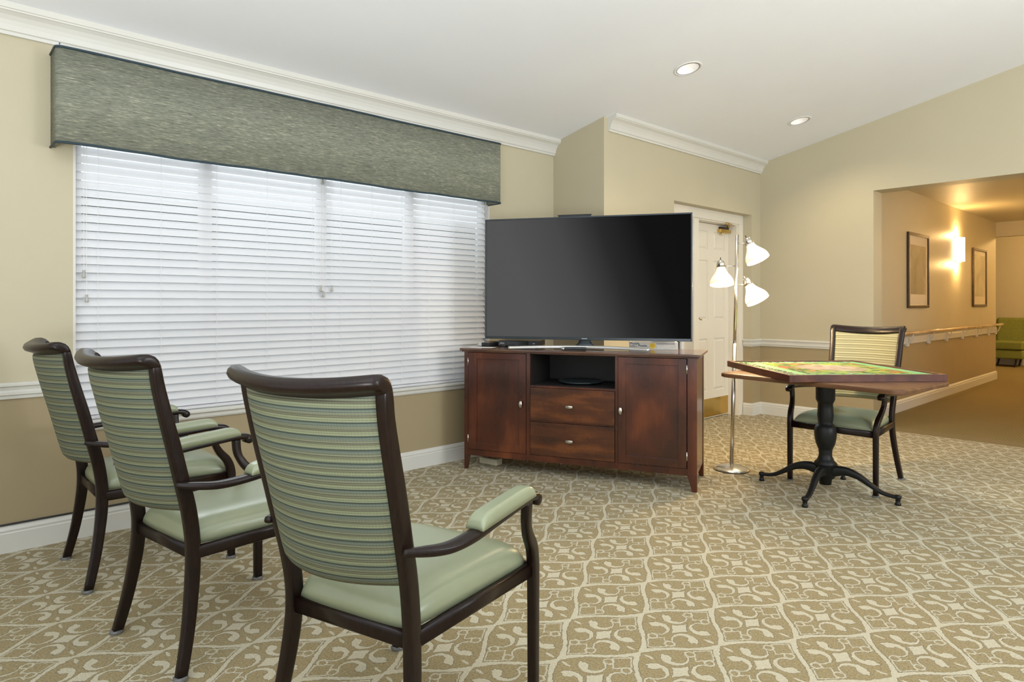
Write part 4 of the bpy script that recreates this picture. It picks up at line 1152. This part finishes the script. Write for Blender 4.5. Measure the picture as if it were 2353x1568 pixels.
def head(nx, nz, rx, rz, az, yoff, zpole, dark):
    # neck point -> rim centre gives the axis
    ax = Vector((rx - nx, yoff, rz - nz)); L = ax.length; d = ax.normalized()
    mt = Matrix.Translation((nx, 0, nz)) @ d.to_track_quat('Z', 'Y').to_matrix().to_4x4()
    bm = bmesh.new()
    prof = [(0.031, -0.002), (0.033, 0.014), (0.038, 0.030), (0.050, 0.050), (0.066, 0.072), (0.078, 0.092), (0.0855, 0.113), (0.0865, L), (0.0845, L), (0.083, 0.112), (0.075, 0.092), (0.063, 0.072), (0.047, 0.050), (0.035, 0.030), (0.030, 0.014), (0.028, 0.0)]
    lathe(bm, prof, 40, mt)
    sh = link('lamp_shade', bm, M['shade'], t, smooth=True)
    bm = bmesh.new(); lathe(bm, [(0.0, -0.058), (0.012, -0.056), (0.022, -0.048), (0.029, -0.030), (0.0335, 0.004), (0.031, 0.004), (0.0, 0.003)], 28, mt)
    soc = link('socket_cup', bm, M['steel'], t, smooth=True)
    bm = bmesh.new(); lathe(bm, [(0, -0.078), (0.003, -0.077), (0.0035, -0.056), (0, -0.056)], 10, mt); link('switch_knob', bm, M['black'] if dark else M['steel'], soc, smooth=True)
    bm = bmesh.new(); lathe(bm, [(0, 0.02), (0.013, 0.022), (0.014, 0.04), (0.026, 0.065), (0.030, 0.085), (0.026, 0.103), (0.014, 0.113), (0, 0.115)], 24, mt)
    link('bulb', bm, M['bulb'], sh, smooth=True)
    s = 1 if nx > pole_x(zpole) else -1
    bm = bmesh.new(); tube(bm, [(pole_x(zpole) + s * 0.008, 0, zpole), (nx - s * 0.024, 0, zpole)], 0.0045, 10, 1)
    lathe(bm, [(0, 0), (0.009, 0), (0.009, 0.012), (0, 0.012)], 12, Matrix.Translation((nx - s * 0.030, 0, zpole)) @ Matrix.Rotation(s * pi / 2, 4, 'Y'))
    link('arm', bm, M['steel'], t, smooth=True)
    wp = Matrix.Translation((-2.474, 4.506, 0)) @ Matrix.Rotation(LA, 4, 'Z')
    c = wp @ (mt @ Vector((0, 0, 0.128)))
    dd = (wp.to_3x3() @ (mt.to_3x3() @ Vector((0, 0, 1))))
    light('lamp_glow', 'POINT', c, 13.0, (1.0, 0.70, 0.36), rad=0.035)
head(-0.079, 1.523, -0.082, 1.392, 0, -0.03, 1.533, True)
head(0.138, 1.697, 0.184, 1.575, 0, -0.045, 1.704, True)
head(0.130, 1.391, 0.180, 1.272, 0, -0.050, 1.392, False)

# ------------------------------------------------------------------ table with pedestal
TX, TY = -1.76, 4.43; OXT, OYT = 0.094, -0.155
t = thing('pedestal_table', 'brown wood-topped table on a black cast iron pedestal with four curved feet', 'table', (TX, TY, 0), radians(-5.34))
TT = 0.785
bm = bmesh.new()
hwx, hwy, r = 0.577, 0.345, 0.065
pts = []
for cx_, cy_, a0 in ((hwx - r, hwy - r, 0), (-hwx + r, hwy - r, 90), (-hwx + r, -hwy + r, 180), (hwx - r, -hwy + r, 270)):
    for k in range(9):
        a = radians(a0 + 90 * k / 8); pts.append((cx_ + r * cos(a), cy_ + r * sin(a)))
prev = None
lay = [(-0.010, -0.030), (-0.001, -0.026), (0.0, -0.020), (0.0, -0.010), (-0.003, -0.003), (-0.010, 0.0)]
rings = []
for dr, dzz in lay:
    f = [(x + dr * (1 if x > 0 else -1), y + dr * (1 if y > 0 else -1)) for x, y in pts]
    rings.append([bm.verts.new((x, y, TT + dzz)) for x, y in f])
for a, b_ in zip(rings, rings[1:]):
    for k in range(len(pts)): bm.faces.new((a[k], a[(k + 1) % len(pts)], b_[(k + 1) % len(pts)], b_[k]))
bm.faces.new(list(reversed(rings[0]))); bm.faces.new(rings[-1])
link('tabletop', bm, M['walnut'], t, smooth=False, loc=(OXT, OYT, 0))
bm = bmesh.new()
lathe(bm, [(0.0, 0.755), (0.14, 0.755), (0.14, 0.747), (0.062, 0.739), (0.059, 0.720), (0.059, 0.617), (0.052, 0.600), (0.046, 0.590), (0.047, 0.555), (0.050, 0.515), (0.047, 0.480), (0.044, 0.462), (0.045, 0.456),
           (0.056, 0.446), (0.066, 0.428), (0.069, 0.400), (0.067, 0.365), (0.059, 0.325), (0.046, 0.292), (0.042, 0.284), (0.043, 0.278), (0.040, 0.262), (0.042, 0.240), (0.052, 0.215), (0.068, 0.200), (0.069, 0.186), (0.060, 0.176), (0.056, 0.10), (0.040, 0.09), (0.036, 0.055), (0, 0.05)], 40)
link('column', bm, M['iron'], t, smooth=True)
for k, deg in enumerate((6, 96, 186, 276)):
    a = radians(deg) + radians(5.34)
    c, s = cos(a), sin(a)
    bm = bmesh.new()
    sweep(bm, [(c * q, s * q, z) for q, z in ((0.02, 0.135), (0.07, 0.152), (0.13, 0.158), (0.20, 0.138), (0.27, 0.095), (0.33, 0.062), (0.385, 0.050), (0.425, 0.050))],
          [(0.060, 0.075), (0.052, 0.062), (0.044, 0.046), (0.036, 0.030), (0.032, 0.024), (0.036, 0.022)], side=(-s, c, 0), ex=2.6, n=5)
    lathe(bm, [(0, 0.064), (0.014, 0.063), (0.020, 0.056), (0.020, 0.044), (0.014, 0.036), (0.013, 0.016), (0.018, 0.012), (0.018, 0.0), (0, 0)], 16, Matrix.Translation((c * 0.420, s * 0.420, 0)))
    link('foot', bm, M['iron'], t, smooth=True)

# puzzle tray
BZ = 0.7855
t = thing('puzzle_board', 'square mahogany-rimmed puzzle board with green felt, set askew on the table', 'board', (-1.773, 4.466, BZ), -0.696)
bw, bh_ = 0.971 / 2, 0.963 / 2
bm = bmesh.new(); rim = 0.024; HB = 0.0415
for a in ((-bw, bw, -bh_, -bh_ + rim), (-bw, bw, bh_ - rim, bh_), (-bw, -bw + rim, -bh_ + rim, bh_ - rim), (bw - rim, bw, -bh_ + rim, bh_ - rim)):
    box(bm, a[0], a[1], a[2], a[3], 0, HB)
link('frame', bm, M['mahog'], t, bevel=0.001)
link('felt_bed', B(-bw + rim, bw - rim, -bh_ + rim, bh_ - rim, 0.006, 0.034), M['felt'], t)
PB = BZ + 0.0341
pz_o = link('jigsaw_puzzle', B(-0.340, 0.340, -0.325, 0.325, 0, 0.0022), M['puzzle'], loc=(-1.745, 4.487, PB), rotz=-0.72)
tag(pz_o, 'colourful half-finished jigsaw picture lying in the middle of the puzzle board', 'jigsaw puzzle')
def piece_mesh(seed, mat):
    rr = random.Random(seed); bm = bmesh.new(); n = 24; top = []; bot = []
    kn = [rr.choice((-1, 1)) for _ in range(4)]
    for k in range(n):
        a = 2 * pi * k / n
        c, s = cos(a), sin(a); rad = 0.0095 / max(abs(c), abs(s)) * 0.95
        q = (k + 3) // 6 % 4; loc_ = ((k + 3) % 6) - 3
        if abs(loc_) <= 1: rad += kn[q] * (0.0042 if loc_ == 0 else 0.0022)
        top.append(bm.verts.new((rad * c, rad * s, 0.0021))); bot.append(bm.verts.new((rad * c, rad * s, 0)))
    bm.faces.new(top); bm.faces.new(list(reversed(bot)))
    for k in range(n): bm.faces.new((bot[k], bot[(k + 1) % n], top[(k + 1) % n], top[k]))
    bmesh.ops.recalc_face_normals(bm, faces=bm.faces)
    me = bpy.data.meshes.new('puzzle_piece'); bm.to_mesh(me); bm.free(); me.materials.append(mat); return me
pm_ = [piece_mesh(i, PIECES[i % 4]) for i in range(8)]
cb, sb = cos(-0.696), sin(-0.696); placed = []
tries = 0
first = bpy.data.objects.new('puzzle_piece', pm_[0])
while len(placed) < 150 and tries < 6000:
    tries += 1
    side_ = random.choice((0, 0, 0, 1, 1, 2))
    if side_ == 0: u, v = random.uniform(-0.42, 0.43), random.uniform(-0.445, -0.375)   # near edge
    elif side_ == 1: u, v = random.uniform(-0.445, -0.40), random.uniform(-0.37, 0.39)
    else: u, v = random.uniform(0.40, 0.445), random.uniform(-0.42, 0.28)
    if any((u - a) ** 2 + (v - b_) ** 2 < 0.026 ** 2 for a, b_ in placed): continue
    placed.append((u, v))
    x = -1.773 + u * cb - v * sb; y = 4.466 + u * sb + v * cb
    o = first if len(placed) == 1 else first.copy()
    o.data = pm_[len(placed) % 8]
    COL.objects.link(o); o.location = (x, y, PB - 0.0001); o.rotation_euler = (0, 0, random.uniform(0, 6.28))
    tag(o, 'small loose jigsaw piece lying on the green felt border of the puzzle board', 'puzzle piece', 'loose jigsaw pieces on the green felt')

# ------------------------------------------------------------------ corridor furnishings
def picture(label, y0, y1, z0, z1, pm, my, mz0, mz1):
    t = thing('framed_picture', label, 'picture', (HX0, (y0 + y1) / 2, z0), 0, 'framed pictures on the corridor wall')
    a, b_, h = -(y1 - y0) / 2, (y1 - y0) / 2, z1 - z0
    bm = bmesh.new(); f = 0.035
    for seg in (((a, a + f), (0, h)), ((b_ - f, b_), (0, h)), ((a + f, b_ - f), (0, f)), ((a + f, b_ - f), (h - f, h))):
        box(bm, 0.001, 0.028, seg[0][0], seg[0][1], seg[1][0], seg[1][1])
    link('frame', bm, M['gilt'], t, bevel=0.006)
    link('mat', B(0.002, 0.012, a + f, b_ - f, f, h - f), M['mat_board'], t)
    link('print', B(0.012, 0.013, a + f + my, b_ - f - my, f + mz0, h - f - mz1), pm, t)
picture('framed landscape print on the corridor wall, left of the wall sconce', 8.64, 9.44, 1.198, 2.105, M['print1'], 0.07, 0.13, 0.11)
picture('framed pale print on the corridor wall, right of the wall sconce', 11.64, 12.46, 1.204, 2.09, M['print2'], 0.06, 0.12, 0.06)

def sconce(x, y, s, label, e=11):
    t = thing('wall_sconce', label, 'wall light', (x, y, 1.835), 0, 'lit white corridor wall sconces')
    bm = bmesh.new(); n = 12; top = []; bot = []
    for k in range(n + 1):
        a = -pi / 2 + pi * k / n
        top.append(bm.verts.new((s * (0.030 + 0.070 * cos(a)), 0.125 * sin(a), 0.34))); bot.append(bm.verts.new((s * (0.030 + 0.070 * cos(a)), 0.125 * sin(a), 0.012)))
    for k in range(n): bm.faces.new((bot[k], bot[k + 1], top[k + 1], top[k]))
    link('shade', bm, M['sconce'], t, smooth=True, solid=0.004)
    link('back_plate', B(*(sorted((0.0, s * 0.012))), -0.10, 0.10, 0.03, 0.32), M['white'], t)
    bm = bmesh.new(); box(bm, *(sorted((0.0, s * 0.035))), -0.13, -0.115, 0.0, 0.012); box(bm, *(sorted((0.0, s * 0.035))), 0.115, 0.13, 0.0, 0.012); box(bm, *(sorted((0.0, s * 0.035))), 0.115, 0.13, 0.335, 0.347); box(bm, *(sorted((0.0, s * 0.035))), -0.13, -0.115, 0.335, 0.347)
    link('bracket', bm, M['nickel'], t)
    for dz in (0.37, -0.03):
        light('sconce_glow', 'POINT', (s * 0.06, 0, dz), e, WARM, rad=0.04, parent=t)
sconce(HX0, 10.785, 1, 'lit white half-round wall sconce between the two framed corridor pictures')
sconce(HX1, 9.3, -1, 'lit white wall sconce on the right corridor wall, nearer the opening', 14)
sconce(HX1, 12.2, -1, 'lit white wall sconce on the right corridor wall, farther down', 14)
t = thing('lounge_ceiling_lamp', 'round flush ceiling lamp in the far lounge beyond the corridor', 'ceiling light', (-1.0, 14.9, 2.9))
bm = bmesh.new(); lathe(bm, [(0.0, -0.09), (0.10, -0.075), (0.17, -0.03), (0.18, 0.0), (0, 0)], 32); link('glass_bowl', bm, M['sconce'], t, smooth=True)
bm = bmesh.new(); lathe(bm, [(0.18, -0.02), (0.20, -0.012), (0.20, 0.0), (0.18, 0.0)], 32); link('rim', bm, M['nickel'], t, smooth=True)
light('lounge_glow', 'POINT', (-1.0, 14.9, 2.70), 95, WARM, rad=0.12)

# handrail
t = thing('wall_handrail', 'light oak handrail on white brackets along the corridor wall', 'handrail', (HX0, 7.9, 0.80))
ya, yb = YB + TB + 0.03 - 7.9, HY1 + 0.0 - 7.9
bm = bmesh.new(); prism(bm, [(0.001, -0.030), (0.016, -0.030), (0.020, -0.022), (0.020, 0.040), (0.014, 0.052), (0.001, 0.054)], (0, ya, 0.0), (0, yb - 0.01, 0.0), (1, 0, 0)); link('backing_board', bm, M['trim'], t)
bm = bmesh.new(); sweep(bm, [(0.085, ya, 0.108), (0.085, yb + 0.02, 0.108)], (0.042, 0.036), side=(1, 0, 0), n=1, ex=2.6); link('rail', bm, M['oak'], t, smooth=True)
for y in (7.50, 8.30, 8.62, 9.45, 10.25, 11.05, 11.85, 12.60, 13.10):
    if y == 8.30: continue
    yy = y - 7.9; bm = bmesh.new()
    box(bm, 0.001, 0.028, yy - 0.035, yy + 0.035, -0.055, 0.060)
    sweep(bm, [(0.026, yy, -0.025), (0.050, yy, 0.005), (0.066, yy, 0.045), (0.080, yy, 0.092)], [(0.030, 0.012), (0.024, 0.010)], side=(0, 1, 0), n=4)
    link('bracket', bm, M['trim'], t, bevel=0.002)

# green slipper chair in the lounge
t = thing('lounge_chair', 'olive green armless lounge chair with dark legs at the far end of the corridor', 'chair', (-2.66, 15.80, 0), 0)
x0, x1 = -0.42, 0.10
link('seat_base', B(x0, x1, 0.0, 0.55, 0.16, 0.335), M['sofa'], t, bevel=0.03, seg=4)
link('seat_cushion', B(x0 - 0.005, x1 + 0.005, -0.02, 0.48, 0.340, 0.505), M['sofa'], t, bevel=0.035, seg=4)
bm = bmesh.new(); hexa(bm, [(x0, 0.40, 0.35), (x1, 0.40, 0.35), (x0, 0.54, 0.35), (x1, 0.54, 0.35), (x0 + 0.005, 0.47, 0.965), (x1 - 0.005, 0.47, 0.965), (x0 + 0.005, 0.60, 0.965), (x1 - 0.005, 0.60, 0.965)])
link('backrest', bm, M['sofa'], t, bevel=0.05, seg=5)
for sx, sy in ((x0 + 0.05, 0.05), (x1 - 0.115, 0.05), (x0 + 0.05, 0.50), (x1 - 0.115, 0.50)):
    bm = bmesh.new(); k = 1 if sx > 0 else -1
    sweep(bm, [(sx, sy, 0.17), (sx + k * 0.012, sy, 0.08), (sx + k * 0.03, sy - 0.01, 0.0)], [(0.040, 0.040), (0.026, 0.026)], side=(1, 0, 0), n=2)
    link('leg', bm, M['darkleg'], t, smooth=True)
